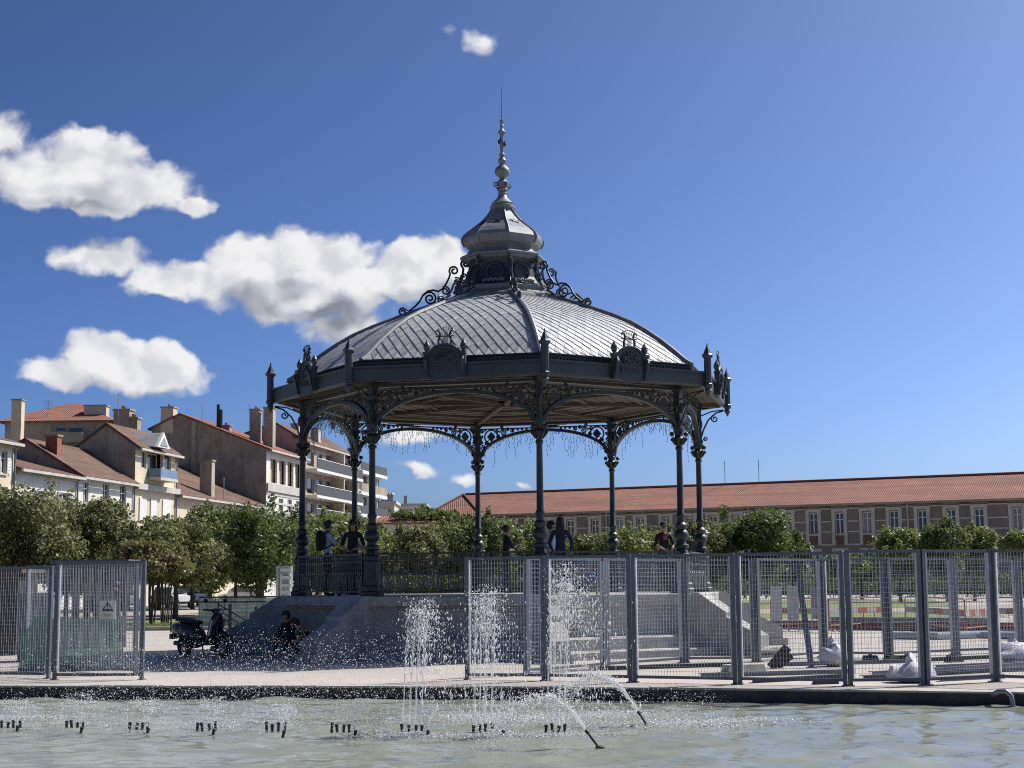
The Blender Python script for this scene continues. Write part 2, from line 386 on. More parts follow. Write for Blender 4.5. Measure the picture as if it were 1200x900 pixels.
# ------------------------------------------------------------------ bandstand
M_IRON = mat('painted_cast_iron', (0.022, 0.033, 0.033), (0.014, 0.021, 0.022), 6, 0.42, bump=0.25, bscale=40, spec=0.5)
M_FASCIA = mat('blue_grey_gutter_paint', (0.032, 0.047, 0.058), (0.022, 0.033, 0.041), 2.5, 0.45, bump=0.15)
M_ZINC = mat('weathered_zinc', (0.38, 0.385, 0.40), (0.30, 0.305, 0.32), 5, 0.55, metal=0.08, bump=0.2, bscale=25)
M_ZINCD = mat('dark_lead_sheet', (0.185, 0.20, 0.215), (0.13, 0.142, 0.155), 4, 0.5, metal=0.1, bump=0.2)
M_CEIL = mat('brown_ceiling_boards', (0.120, 0.092, 0.072), (0.075, 0.058, 0.046), 3, 0.75, bump=0.3)
M_STONE = mat('grey_limestone', (0.44, 0.425, 0.39), (0.33, 0.32, 0.295), 1.6, 0.85, bump=0.5, bscale=22, extra=stains((.12, .115, .105), .55, .7))
M_STONE_Y = mat('yellowed_limestone', (0.42, 0.375, 0.285), (0.30, 0.27, 0.205), 1.8, 0.88, bump=0.5, bscale=22, extra=stains((.12, .105, .08), .6, .7))
M_DARK = mat('black_paint', (0.012, 0.012, 0.013), (0.02, 0.02, 0.02), 5, 0.5)

BX, BY, BROT = -0.195, 37.0, 0.158
BS = thing('bandstand', 'large octagonal cast iron bandstand with domed grey roof on a stone platform', 'bandstand', (BX, BY, 0), BROT)
C8 = math.cos(math.pi / 8)
def P(a, r, z=0.0): return Vector((r * math.sin(R(a)), -r * math.cos(R(a)), z))
def bs_world(a, r, z=0.0): return Matrix.Translation((BX, BY, 0)) @ Matrix.Rotation(BROT, 4, 'Z') @ P(a, r, z)
def sweep(mb, prof, k, k2=None, inset=0.0):       # closed section (corner radius, z) swept along face k
    k2 = k + 1 if k2 is None else k2; n = len(prof); i = len(mb.v)
    for kk, sg in ((k, 1), (k2, -1)):
        t = P(45 * k + 112.5, 1)                  # along the face
        for (r, z) in prof: mb.v.append(tuple(P(45 * kk, r, z) + t * (inset * sg)))
    for j in range(n):
        mb.f.append((i + j, i + (j + 1) % n, i + n + (j + 1) % n, i + n + j)); mb.mi.append(mb.cur)
    mb.f.append(tuple(reversed(range(i, i + n)))); mb.mi.append(mb.cur); mb.f.append(tuple(range(i + n, i + 2 * n))); mb.mi.append(mb.cur)
    return mb
# platform -----------------------------------------------------------
PZ = 1.30
pf = MB().lathe([(0.01, PZ - .012), (5.2, PZ - .012), (5.2, PZ - .2), (5.0, PZ - .2), (5.0, .1)], 8, cap=False).build('platform_floor', M_STONE, BS)
pl = MB().lathe([(4.9, .43), (5.50, .43), (5.56, .39), (5.56, .17)], 8, cap=False).build('plinth', M_STONE, BS)
MB().lathe([(5.4, .165), (6.02, .165), (6.05, .14), (6.05, -.02)], 8, cap=False).build('step', M_STONE, pl)
for k in range(8):
    w = sweep(MB(), [(4.9, .43), (5.14, .43), (5.10, 1.04), (4.9, 1.04)], k, inset=.2).build('wall_panel', M_STONE_Y if k == 6 else M_STONE, BS)
    # cap stones, three to a side, with open joints
    a, b = P(45 * k, 1), P(45 * k + 45, 1)
    cuts = [.03, .36, .70, .97] if k % 2 else [.03, .30, .64, .97]
    for c0, c1 in zip(cuts, cuts[1:]):
        q = MB(); sec = [(4.92, 1.045), (5.20, 1.045), (5.22, 1.075), (5.30, 1.10), (5.30, PZ - .01), (5.28, PZ), (4.92, PZ)]; i = len(q.v); n = len(sec)
        for cc, e in ((c0, .005), (c1, -.005)):
            for (r, z) in sec:
                pt = (a + (b - a) * (cc + e / 4)) * r; q.v.append((pt.x, pt.y, z + random.uniform(-.001, .001)))
        for j in range(n): q.f.append((i + j, i + (j + 1) % n, i + n + (j + 1) % n, i + n + j)); q.mi.append(0)
        q.f.append(tuple(reversed(range(n)))); q.f.append(tuple(range(n, 2 * n))); q.mi += [0, 0]
        q.build('cap_stone', M_STONE, w)
# sloping buttresses at the eight corners
prof = [(4.9, 0), (6.78, 0), (6.78, .42), (6.70, .46), (6.02, .80), (6.02, .90), (5.95, .94), (5.36, 1.312), (4.9, 1.312)]
bm_ = MB(); bm_.extrude([(r, z) for r, z in prof], (0, 0, 0), P(0, 1), (0, 0, 1), P(90, .46)); BUT = bm_.mesh('buttress', M_STONE)
for k in range(8):
    o = link('buttress', BUT, BS, rz=R(45 * k))
    MB().box(-.26, .26, -6.9, -5.3, 0, .17).build('footing', M_STONE, o)
# columns -------------------------------------------------------------
cp = [(.115, .98), (.165, 1.0), (.165, 1.06), (.11, 1.09), (.10, 1.16), (.15, 1.20), (.175, 1.27), (.15, 1.35), (.10, 1.40), (.135, 1.45), (.135, 1.51), (.085, 1.56),
      (.082, 1.66), (.105, 1.69), (.105, 1.73), (.076, 1.77), (.070, 2.5), (.064, 3.16), (.085, 3.18), (.085, 3.22), (.066, 3.25)]
COLM = MB().lathe(cp, 14).mesh('column', M_IRON, True)
ped = MB(); ped.lathe([(.27, 0), (.27, .09), (.235, .12), (.235, .2), (.20, .24), (.175, .74), (.205, .77), (.205, .85), (.16, .88), (.12, .98)], 8, phase=math.pi / 8); PEDM = ped.mesh('pedestal', M_IRON)
cap = MB(); cap.lathe([(.066, 3.25), (.075, 3.30), (.13, 3.42), (.10, 3.45), (.085, 3.5), (.12, 3.58), (.12, 3.64)], 14)
for j in range(8):
    a = j * 45 + 22.5
    cap.tube([P(a, .08, 3.28), P(a, .135, 3.36), P(a, .165, 3.44), P(a, .18, 3.40), P(a, .165, 3.37)], [.02, .022, .02, .016, .01], 6)
for j in range(4): cap.ball(P(j * 90 + 45, .165, 3.52), .055, nu=8, nv=5)
CAPM = cap.mesh('capital', M_IRON, True)
post = MB(); post.box(-.075, .075, -.075, .075, 3.64, 4.58); post.box(-.1, .1, -.1, .1, 3.64, 3.70); post.box(-.1, .1, -.1, .1, 4.46, 4.58)
for sx, sy in ((-.08, 0), (.08, 0), (0, -.08), (0, .08)): post.ball((sx, sy, 4.1), .045, .045, .12, 8, 6)
POSTM = post.mesh('post', M_IRON)
CR = 4.83
for k in range(8):
    c = link('column', COLM, BS, loc=P(45 * k, CR, PZ), rz=R(45 * k))
    link('pedestal', PEDM, c); link('capital', CAPM, c); link('post', POSTM, c)
# spandrel arches -------------------------------------------------------
HB = CR * math.sin(math.pi / 8)                      # half a bay
def ell(u, base=4.86, b=.78, a=HB - .07): return base + b * math.sqrt(max(0, 1 - (u / a) ** 2))
arch = MB(); us = [(HB - .07) * math.cos(math.pi * i / 40) for i in range(41)]
i0 = 0
for (lo, hi, th) in ((-.035, .035, .11), (.035, .05, .05)):
    ring = []
    for u in us: ring.append((u, ell(u)))
    for (u0, z0), (u1, z1) in zip(ring, ring[1:]):
        d = Vector((u1 - u0, 0, z1 - z0)); nrm = Vector((-d.z, 0, d.x)).normalized() * -1
        if nrm.z < 0: nrm = -nrm
        p0 = Vector((u0, 0, z0)); p1 = Vector((u1, 0, z1))
        arch.hull8([p0 + nrm * lo + Vector((0, -th / 2, 0)), p1 + nrm * lo + Vector((0, -th / 2, 0)), p1 + nrm * lo + Vector((0, th / 2, 0)), p0 + nrm * lo + Vector((0, th / 2, 0)),
                    p0 + nrm * hi + Vector((0, -th / 2, 0)), p1 + nrm * hi + Vector((0, -th / 2, 0)), p1 + nrm * hi + Vector((0, th / 2, 0)), p0 + nrm * hi + Vector((0, th / 2, 0))])
ARCHM = arch.mesh('spandrel_arch', M_IRON)
beam = MB(); beam.box(-HB + .08, HB - .08, -.06, .06, 5.79, 5.86); beam.box(-HB + .08, HB - .08, -.04, .04, 5.70, 5.73); BEAMM = beam.mesh('top_beam', M_IRON)
scr = MB(); sc3 = lambda pts: [(x, 0, z) for x, z in pts]
for s in (-1, 1):
    for (u, z, r, t, a0) in ((1.12, 5.60, .10, 1.6, 0), (.88, 5.66, .055, 1.4, 2), (1.70, 5.20, .075, 1.5, 1), (1.71, 5.02, .05, 1.4, 2), (1.28, 5.50, .06, 1.4, 1), (.72, 5.68, .035, 1.2, 0), (1.72, 5.66, .05, 1.4, 3), (1.16, 5.745, .04, 1.2, 0), (1.60, 5.34, .055, 1.4, 2), (1.66, 5.10, .035, 1.2, 1), (1.30, 5.66, .05, 1.4, 3), (1.64, 5.70, .035, 1.3, 2), (1.0, 5.69, .045, 1.3, 1), (1.74, 5.34, .05, 1.3, 0), (.60, 5.685, .03, 1.2, 0), (.48, 5.685, .028, 1.2, 1), (1.74, 5.50, .045, 1.3, 2)):
        scr.tube(sc3([(s * x, z_) for x, z_ in spiral((u, z), r, r * .15, t, a0, 18)]), .019, 5)
    scr.tube(sc3([(s * (HB - .1), 5.0), (s * 1.62, 5.32), (s * 1.35, 5.62), (s * .95, 5.7)]), .012, 5)
    scr.bar((s * 1.2, 0, 5.44), (s * 1.02, 0, 5.72), .02); scr.bar((s * .86, 0, 5.6), (s * .8, 0, 5.72), .018)
SCRM = scr.mesh('scrollwork', M_IRON)
rg_ = MB(); rg_.tube(sc3([(0.185 * math.cos(2 * math.pi * i / 28), .185 * math.sin(2 * math.pi * i / 28)) for i in range(28)]), .022, 6, closed=True); RINGM = rg_.mesh('ring', M_IRON, True)
dm = MB(); dm.extrude([(-.12, 0), (0, -.14), (.12, 0), (0, .14)], (0, 0, 0), (1, 0, 0), (0, 0, 1), (0, .03, 0)); DIAM = dm.mesh('diamond_plate', M_IRON)
for k in range(8):
    a = 45 * k + 22.5; m4 = Matrix.Rotation(R(a), 4, 'Z') @ Matrix.Translation((0, -CR * C8, 0))
    o = link('spandrel_arch', ARCHM, BS, matrix=m4); link('top_beam', BEAMM, o); link('scrollwork', SCRM, o, kind='stuff')
    for s in (-1, 1):
        link('ring', RINGM, o, loc=(s * 1.46, 0, 5.50)); link('diamond_plate', DIAM, o, loc=(s * 1.46, 0, 5.50))
# railings --------------------------------------------------------------
RR = 4.98; HW = RR * math.sin(math.pi / 8) - .24
rail = MB()
for z, w, h in ((2.20, .06, .04), (2.035, .03, .025), (1.80, .025, .02), (1.40, .04, .03)): rail.box(-HW, HW, -w / 2, w / 2, z - h / 2, z + h / 2)
RAILM = rail.mesh('railing', M_IRON)
bal = MB(); n = 30
for i in range(n + 1):
    u = -HW + 2 * HW * i / n; bal.box(u - .008, u + .008, -.008, .008, 1.4, 2.19)
for i in range(15):
    u = -HW + 2 * HW * (i + .5) / 15; bal.tube(sc3(spiral((u, 2.115), .05, .012, 1.2, i, 12)), .008, 4); bal.tube(sc3(spiral((u, 1.92), .055, .012, 1.3, i, 12)), .008, 4)
for u in (-HW, HW): bal.box(u - .02, u + .02, -.02, .02, 1.3, 2.2)
BALM = bal.mesh('balusters', M_IRON)
ov = MB(); ov.tube(sc3([(.105 * math.cos(2 * math.pi * i / 20), .17 * math.sin(2 * math.pi * i / 20)) for i in range(20)]), .013, 5, closed=True); ov.bar((0, 0, -.17), (0, 0, .17), .012); ov.tube(sc3([(.05 * math.cos(2 * math.pi * i / 14), .09 * math.sin(2 * math.pi * i / 14)) for i in range(14)]), .008, 5, closed=True)
OVM = ov.mesh('oval_ornament', mat('lit_grey_iron', (0.12, 0.13, 0.135), (0.06, 0.07, 0.07), 7, .5))  # paler than the other iron: the lit look of the ovals is in the colour
for k in range(8):
    a = 45 * k + 22.5; m4 = Matrix.Rotation(R(a), 4, 'Z') @ Matrix.Translation((0, -RR * C8, 0))
    o = link('railing', RAILM, BS, matrix=m4); link('balusters', BALM, o, kind='stuff')
    for i in range(9): link('oval_ornament', OVM, o, loc=(-HW + 2 * HW * (i + .5) / 9, 0, 1.61))
# ceiling -----------------------------------------------------------------
for k in range(8):
    b = MB(); r = .35; j = 0
    while r < 5.43:
        r1 = min(r + .19, 5.45); dz = .012 * (j % 2)
        sweep(b, [(r, 5.905 + dz), (r1 - .012, 5.905 + dz), (r1 - .012, 5.94), (r, 5.94)], k); r = r1; j += 1
    o = b.build('ceiling_boards', M_CEIL, BS, kind='stuff')
    MB().bar(P(45 * k, .3, 5.86), P(45 * k, 5.4, 5.86), .1, .09).build('ceiling_beam', M_CEIL, BS)
    q = MB()
    for rr in (2.0, 3.4): sweep(q, [(rr, 5.86), (rr + .09, 5.86), (rr + .09, 5.9), (rr, 5.9)], k, inset=.06)
    q.build('ceiling_batten', M_CEIL, o)
# fascia gutter, frieze band, pinnacles, brackets --------------------------
for k in range(8):
    o = sweep(MB(), [(5.43, 5.84), (5.53, 5.84), (5.56, 5.875), (5.56, 6.10), (5.62, 6.125), (5.62, 6.165), (5.43, 6.165)], k, inset=.004).build('fascia', M_FASCIA, BS)
    sweep(MB(), [(5.0, 6.12), (5.43, 6.12), (5.43, 6.14), (5.0, 6.16)], k).build('gutter_floor', M_ZINCD, o)
    o2 = sweep(MB(), [(5.10, 6.13), (5.19, 6.13), (5.19, 6.31), (5.23, 6.33), (5.23, 6.36), (5.10, 6.36)], k, inset=.003).build('frieze_band', M_IRON, BS)
    q = MB(); nn = 44
    for i in range(nn):
        t = (i + .5) / nn; p0 = P(45 * k, 5.205).lerp(P(45 * k + 45, 5.205), t); q.ball((p0.x, p0.y, 6.235), .028, .028, .05, 6, 4)
    q.build('frieze_beads', M_FASCIA, o2, kind='stuff')
pin = MB(); pin.lathe([(.01, 5.60), (.05, 5.68), (.085, 5.74), (.06, 5.78), (.10, 5.82), (.10, 5.88), (.085, 5.9), (.085, 6.46), (.12, 6.49), (.13, 6.53), (.09, 6.57), (.055, 6.66), (.02, 6.74), (.008, 6.80)], 8)
PINM = pin.mesh('pinnacle', M_FASCIA)
br = MB()
def rz(pts): return [(0, -r, z) for r, z in pts]
br.tube(rz([(4.9, 5.02), (4.97, 5.25), (5.1, 5.5), (5.3, 5.68), (5.5, 5.74)]), .022, 6)
br.tube(rz(spiral((5.27, 5.54), .10, .02, 1.4, math.pi / 2, 20)), .018, 6); br.tube(rz(spiral((5.02, 5.05), .06, .015, 1.3, math.pi, 16)), .016, 6)
br.tube(rz([(4.9, 5.6), (5.2, 5.72), (5.5, 5.76)]), .016, 6)
BRM = br.mesh('eave_bracket', M_IRON)
for k in range(8):
    link('pinnacle', PINM, BS, loc=P(45 * k, 5.60), rz=R(45 * k)); link('eave_bracket', BRM, BS, rz=R(45 * k))
# lyre crests ----------------------------------------------------------------
cr = MB(); pl_ = [(-.36, 5.86), (-.2, 5.80), (.2, 5.80), (.36, 5.86), (.36, 6.30)] + [(.34 * math.cos(math.pi * i / 14), 6.30 + .24 * math.sin(math.pi * i / 14)) for i in range(1, 14)] + [(-.36, 6.30)]
cr.extrude(pl_, (0, 0, 0), (1, 0, 0), (0, 0, 1), (0, .07, 0))
cr.tube([(.34 * math.cos(math.pi * i / 16), -.05, 6.31 + .24 * math.sin(math.pi * i / 16)) for i in range(17)], .028, 6)
cr.box(-.26, .26, -.055, -.03, 5.97, 6.14)
for i in range(9): cr.box(-.22 + i * .055 - .012, -.22 + i * .055 + .012, -.065, -.05, 6.0, 6.11)
for s in (-1, 1):
    cr.tube([(s * x, -.055, z) for x, z in spiral((.14, 6.24), .09, .02, 1.5, 0, 18)], .02, 5); cr.tube([(s * x, -.055, z) for x, z in spiral((.05, 6.38), .06, .015, 1.3, 2, 14)], .018, 5)
for i in range(7):
    a = math.pi * (i + 1) / 8; cr.bar((0, -.05, 6.2), (.26 * math.cos(a), -.05, 6.27 + .2 * math.sin(a)), .018)
CRM = cr.mesh('lyre_crest', M_FASCIA)
pz = MB(); pz.box(-.05, .05, -.07, .05, 5.84, 6.38); pz.box(-.07, .07, -.09, .06, 6.34, 6.40); pz.box(-.065, .065, -.085, .055, 5.84, 5.92)
pz.tube([(0, -.1, 6.3), (0, -.13, 6.22), (0, -.10, 6.08), (0, -.07, 5.95)], [.03, .045, .03, .02], 6)
pz.lathe([(.02, 6.40), (.05, 6.44), (.075, 6.50), (.065, 6.56), (.03, 6.62), (.006, 6.67)], 8); PZM = pz.mesh('pilaster', M_FASCIA)
ly = MB()
for s in (-1, 1):
    ly.tube([(s * x, 0, z) for x, z in ((.07, 6.5), (.13, 6.56), (.145, 6.64), (.11, 6.74), (.125, 6.83), (.175, 6.86), (.205, 6.83), (.19, 6.80))], [.03, .032, .028, .024, .022, .02, .016, .01], 6)
ly.tube([(-.20, 0, 6.73), (.20, 0, 6.73)], .014, 6); ly.box(-.1, .1, -.03, .03, 6.47, 6.53)
for i in range(6):
    t = i / 5 - .5; ly.tube([(t * .08, 0, 6.5), (t * .12, 0, 6.72), (t * .26, 0, 6.9 - abs(t) * .05)], .006, 4); ly.ball((t * .28, 0, 6.92 - abs(t) * .06), .017, nu=6, nv=4)
LYM = ly.mesh('lyre', M_IRON)
for k in range(8):
    a = 45 * k + 22.5; m4 = Matrix.Rotation(R(a), 4, 'Z') @ Matrix.Translation((0, -5.62 * C8, 0))
    o = link('lyre_crest', CRM, BS, matrix=m4); link('lyre', LYM, o)
    for s in (-1, 1): link('pilaster', PZM, o, loc=(s * .40, 0, 0))
# roof ------------------------------------------------------------------------
ROOF = [(5.2, 6.33), (5.05, 6.42), (4.75, 6.68), (4.42, 6.94), (4.05, 7.20), (3.65, 7.44), (3.2, 7.65), (2.8, 7.81), (2.4, 7.97), (2.0, 8.12), (1.6, 8.26), (1.25, 8.36)]
ap = [(r * C8, z) for r, z in ROOF]; L = [0.0]
for p, q in zip(ap, ap[1:]): L.append(L[-1] + math.hypot(q[0] - p[0], q[1] - p[1]))
def on_roof(t):
    t = min(max(t, 0), L[-1] - 1e-6)
    for i in range(len(L) - 1):
        if L[i] <= t <= L[i + 1]:
            f = (t - L[i]) / (L[i + 1] - L[i]); a, b = ap[i], ap[i + 1]; d = (b[0] - a[0], b[1] - a[1]); n = math.hypot(*d)
            return a[0] + d[0] * f, a[1] + d[1] * f, (-d[1] / n * -1, d[0] / n * -1)
def roof_pt(k, s, t, off):
    ra, z, nn = on_roof(t); hw = ra * math.tan(math.pi / 8) - .03; s = max(-hw, min(hw, s)); a = 45 * k + 22.5
    p = P(a, ra) + P(a + 90, s); p.z = z; no = P(a, abs(nn[0])); no.z = abs(nn[1]); return p + no * off
tiles = []; TW, TH = .225, .36
for k in range(8):
    b = MB()
    for (p, q) in zip(ROOF, ROOF[1:]): b.quad(P(45 * k, p[0], p[1]), P(45 * k + 45, p[0], p[1]), P(45 * k + 45, q[0], q[1]), P(45 * k, q[0], q[1]))
    pan = b.build('roof_panel', M_ZINC, BS); row = 0; t = 0.0
    while t < L[-1] - .05:
        ra, _, _ = on_roof(t); hw = ra * math.tan(math.pi / 8); nn = int(hw / TW) + 2
        for i in range(-nn, nn + 1):
            s = i * TW + (TW / 2 if row % 2 else 0)
            if abs(s) > hw + TW * .3: continue
            j = random.uniform(-.003, .003); e = .006
            q = [(s, t + TH / 2 - e * .5, .004), (s - TW / 2 + e, t, .017 + j), (s, t - TH / 2 + e, .020 + j), (s + TW / 2 - e * .3, t, .008 + j)]
            top = [roof_pt(k, *x) for x in q]; bot = [roof_pt(k, x[0], x[1], .001) for x in q]
            if (top[0] - top[2]).length < .1 or (top[1] - top[3]).length < .06: continue
            c = sum(top, Vector()) / 4; wc = Matrix.Rotation(BROT, 3, 'Z') @ c; tiles.append(((wc.y - abs(wc.x) * .2) if k in (0, 7, 6) else 99, k, pan, top, bot))
        t += TH / 2; row += 1
tiles.sort(key=lambda x: x[0]); rest = {}
def tile_faces(mb, top, bot):
    i = len(mb.v); mb.v += [tuple(p) for p in bot] + [tuple(p) for p in top]; mb.f.append((i + 4, i + 5, i + 6, i + 7)); mb.mi.append(mb.cur)
    for a, b in ((0, 1), (1, 2), (2, 3), (3, 0)): mb.f.append((i + a, i + b, i + 4 + b, i + 4 + a)); mb.mi.append(mb.cur)
M_TILES = [M_ZINC, mat('zinc_tile_light', (0.42, 0.425, 0.435), (0.33, 0.335, 0.35), 5, .52, metal=.08, bump=.2), mat('zinc_tile_dark', (0.35, 0.355, 0.37), (0.275, 0.28, 0.295), 5, .55, metal=.08, bump=.2)]
for i, (_, k, pan, top, bot) in enumerate(tiles):
    if i < 300: mb = MB(); tile_faces(mb, top, bot); mb.build('roof_tile', random.choice(M_TILES), pan)
    else: mb = rest.setdefault(k, (MB(), pan))[0]; mb.cur = random.randrange(3); tile_faces(mb, top, bot)
for k, (mb, pan) in rest.items(): mb.build('roof_tiles', M_TILES, pan, kind='stuff')
for k in range(8):
    path = [P(45 * k, r, z + .03) for r, z in ROOF]; MB().tube(path, .062, 8).build('hip_rib', M_ZINCD, BS, True)
# lantern ------------------------------------------------------------------------
lb = [(1.45, 8.28), (1.42, 8.38), (1.36, 8.42), (1.30, 8.44), (1.18, 8.52), (1.20, 8.56), (1.20, 8.62), (1.10, 8.66)]
lan = MB().lathe(lb, 8, cap=False).build('lantern_base', M_ZINCD, BS)
MB().lathe([(1.10, 8.66), (1.02, 8.72), (.92, 8.88), (.86, 9.08), (.85, 9.22), (.88, 9.30)], 8, cap=False).build('lantern_drum', M_FASCIA, BS)
MB().lathe([(.86, 9.29), (.98, 9.33), (1.02, 9.38), (1.06, 9.40), (1.06, 9.45), (1.0, 9.49), (.9, 9.52), (.85, 9.60)], 8, cap=False).build('lantern_cornice', M_ZINCD, BS)
MB().lathe([(.86, 9.58), (.84, 9.64), (.95, 9.72), (1.0, 9.82), (1.01, 9.90), (.96, 9.99), (.84, 10.10), (.68, 10.22), (.52, 10.35), (.40, 10.48), (.31, 10.60), (.27, 10.68)], 8).build('onion_cap', M_ZINCD, BS)
cap_ = [o for o in BS.children if o.name.startswith('onion_cap')][0]
for k in range(8):
    q = MB(); q.tube([P(45 * k, r + .012, z) for r, z in ((.95, 9.72), (1.0, 9.82), (1.01, 9.90), (.96, 9.99), (.84, 10.10), (.68, 10.22), (.52, 10.35), (.40, 10.48), (.31, 10.60), (.27, 10.68))], .018, 6); q.build('seam', M_ZINCD, cap_)
    a = 45 * k + 22.5; c = P(a, .60 * C8 + .02, 10.29); u = P(a + 90, 1); v = (P(a, -.62) + Vector((0, 0, .78))).normalized(); w = u.cross(v).normalized()
    pts = [(.15 * math.cos(2 * math.pi * i / 10 + .3) * (1 if i % 2 == 0 else .32), .10 * math.sin(2 * math.pi * i / 10 + .3) * (1 if i % 2 == 0 else .32)) for i in range(10)]
    MB().extrude(pts, c, u, v, w * .02).build('star_opening', M_DARK, cap_)
    dr = [o for o in BS.children if o.name.startswith('lantern_drum')][0]
    c = P(a, .90 * C8 + .03, 8.98); tz = (P(a, -.12) + Vector((0, 0, 1))).normalized()
    q = MB(); q.tube([c + P(a + 90, .2 * math.cos(2 * math.pi * i / 22)) + tz * (.2 * math.sin(2 * math.pi * i / 22)) for i in range(22)], .032, 6, closed=True); q.build('round_ornament', M_FASCIA, dr)
    q = MB()
    for i in range(9): q.ball(P(a, 1.02 * C8 + .05) + P(a + 90, -.24 + .06 * i) + Vector((0, 0, 8.74 + .02 * (i % 2))), .04, nu=6, nv=4, wob=.2)
    q.build('leaf_garland', M_ZINCD, dr)
# scroll brackets up the hips
sb = MB(); F3 = lambda pts: [(0, -r, z) for r, z in pts]
def flat(mb, pts, w=.05, th=.028):
    for p, q in zip(pts, pts[1:]): mb.bar(p, q, w, th, up=(0, 0.3, 1))
roofz = lambda r: np.interp(r, [x[0] for x in ROOF][::-1], [x[1] for x in ROOF][::-1])
main = spiral((2.46, roofz(2.46) + .13), .03, .10, 1.25, .2, 18) + [(2.30, roofz(2.3) + .10), (2.15, 8.23), (2.04, 8.36), (1.97, 8.50), (1.86, 8.60), (1.72, 8.63), (1.60, 8.60), (1.50, 8.66), (1.40, 8.80), (1.33, 8.95), (1.30, 9.06)] + spiral((1.21, 9.12), .12, .03, 1.4, -.4, 18)
sb.tube(F3(main), .026, 6)
sb.tube(F3([(1.97, 8.50)] + spiral((1.80, 8.42), .17, .03, 1.8, .6, 26)), .024, 6)
sb.tube(F3(spiral((1.42, 8.62), .11, .03, 1.5, 1.2, 18)), .022, 6); sb.tube(F3(spiral((1.14, 8.86), .10, .02, 1.5, 1.0, 18)), .02, 6)
sb.tube(F3([(2.36, roofz(2.36) + .05), (2.0, roofz(2.0) + .06), (1.6, roofz(1.6) + .07), (1.3, 8.52)]), .03, 6)
sb.tube(F3([(1.22, 8.55), (1.10, 8.75), (1.0, 9.0), (.98, 9.18)] + spiral((.92, 9.30), .12, .03, 1.3, -.6, 16)), .03, 6)
SBM = sb.mesh('scroll_bracket', M_IRON)
for k in range(8): link('scroll_bracket', SBM, BS, rz=R(45 * k))
# finial -----------------------------------------------------------------------
fin = MB().lathe([(.27, 10.66), (.31, 10.70), (.31, 10.76), (.26, 10.79), (.28, 10.83), (.20, 10.90), (.13, 10.97), (.10, 11.06), (.12, 11.09), (.09, 11.12), (.14, 11.18), (.10, 11.22), (.13, 11.28), (.15, 11.36), (.08, 11.44), (.06, 11.48), (.11, 11.51), (.17, 11.56), (.195, 11.64),
                 (.17, 11.72), (.09, 11.79), (.06, 11.82), (.09, 11.86), (.105, 11.92), (.07, 11.99), (.04, 12.02), (.075, 12.05), (.075, 12.08), (.04, 12.12), (.055, 12.3), (.035, 12.5), (.05, 12.56), (.10, 12.65), (.04, 12.72), (.03, 12.76), (.05, 12.80), (.03, 12.86), (.055, 12.90), (.055, 12.96), (.012, 12.98), (.010, 13.76), (.002, 13.80)], 14).build('finial', M_ZINCD, BS, True)
for j in range(4):
    q = MB(); q.tube([P(j * 90 + 20, r, z) for r, z in [(.10, 11.15)] + spiral((.17, 11.30), .075, .02, 1.2, -math.pi / 2, 16)], .014, 5); q.build('finial_scroll', M_IRON, fin)
    q = MB(); q.ball(P(j * 90 + 60, .075, 12.33 + .04 * j), .035, .035, .06, 6, 5); q.bar(P(j * 90 + 60, .03, 12.38), P(j * 90 + 60, .11, 12.42), .014); q.build('finial_leaf', M_IRON, fin)

# ------------------------------------------------------------------ buildings
def tiled(sx=0.9, sy=3.3, dark=(0.10, 0.05, 0.035), amt=.55):
    """pantile roof: rows and rolls as relief, mottled tile colour"""
    def f(N, v, c, p):
        uv = N.n('ShaderNodeUVMap'); sep = N.n('ShaderNodeSeparateXYZ'); N.link(uv.outputs[0], sep.inputs[0])
        roll = N.m('SINE', N.m('MULTIPLY', sep.outputs[0], 2 * math.pi / .22)); row = N.m('FRACT', N.m('MULTIPLY', sep.outputs[1], 1 / .34))
        cb = N.n('ShaderNodeCombineXYZ'); N.link(N.m('FLOOR', N.m('MULTIPLY', sep.outputs[0], 1 / .44)), cb.inputs[0]); N.link(N.m('FLOOR', N.m('MULTIPLY', sep.outputs[1], 1 / .34)), cb.inputs[1])
        wn = N.n('ShaderNodeTexWhiteNoise', noise_dimensions='2D'); N.link(cb.outputs[0], wn.inputs['Vector'])
        c = N.mix(N.m('MULTIPLY', wn.outputs[0], amt), c, (*dark, 1))
        mo = N.step(N.noise(v, .25, 5, .6), .4, .7); c = N.mix(N.m('MULTIPLY', mo, .35), c, (*dark, 1))
        mp = N.n('ShaderNodeMapping'); N.link(uv.outputs[0], mp.inputs[0]); mp.inputs['Scale'].default_value = (.09, 1.15, 1); sk = N.step(N.noise(mp.outputs[0], 1.0, 4, .6), .44, .60); c = N.mix(N.m('MULTIPLY', sk, .7), c, (*dark, 1))
        b = N.n('ShaderNodeBump'); b.inputs['Strength'].default_value = 1.0; b.inputs['Distance'].default_value = .06
        N.link(N.m('ADD', N.m('MULTIPLY', roll, .5), N.m('MULTIPLY', row, -.9)), b.inputs['Height']); N.link(b.outputs[0], p.inputs['Normal']); return c
    return f
M_WHITE = mat('white_render', (0.66, 0.64, 0.59), (0.55, 0.53, 0.48), .5, .9, extra=stains((.34, .32, .28), .5))
M_CREAM = mat('cream_render', (0.60, 0.52, 0.37), (0.52, 0.45, 0.32), .5, .9, extra=stains((.32, .27, .2), .5))
M_OCHRE = mat('ochre_render', (0.46, 0.36, 0.22), (0.38, 0.30, 0.19), .5, .9, extra=stains((.22, .17, .11), .5))
M_BLIND = mat('bare_brown_party_wall', (0.37, 0.315, 0.245), (0.27, 0.228, 0.178), .4, .95, extra=stains((.10, .085, .075), .75), bump=.5)
M_BLIND2 = mat('grey_brown_party_wall', (0.40, 0.35, 0.28), (0.30, 0.262, 0.21), .4, .95, extra=stains((.13, .11, .10), .7), bump=.5)
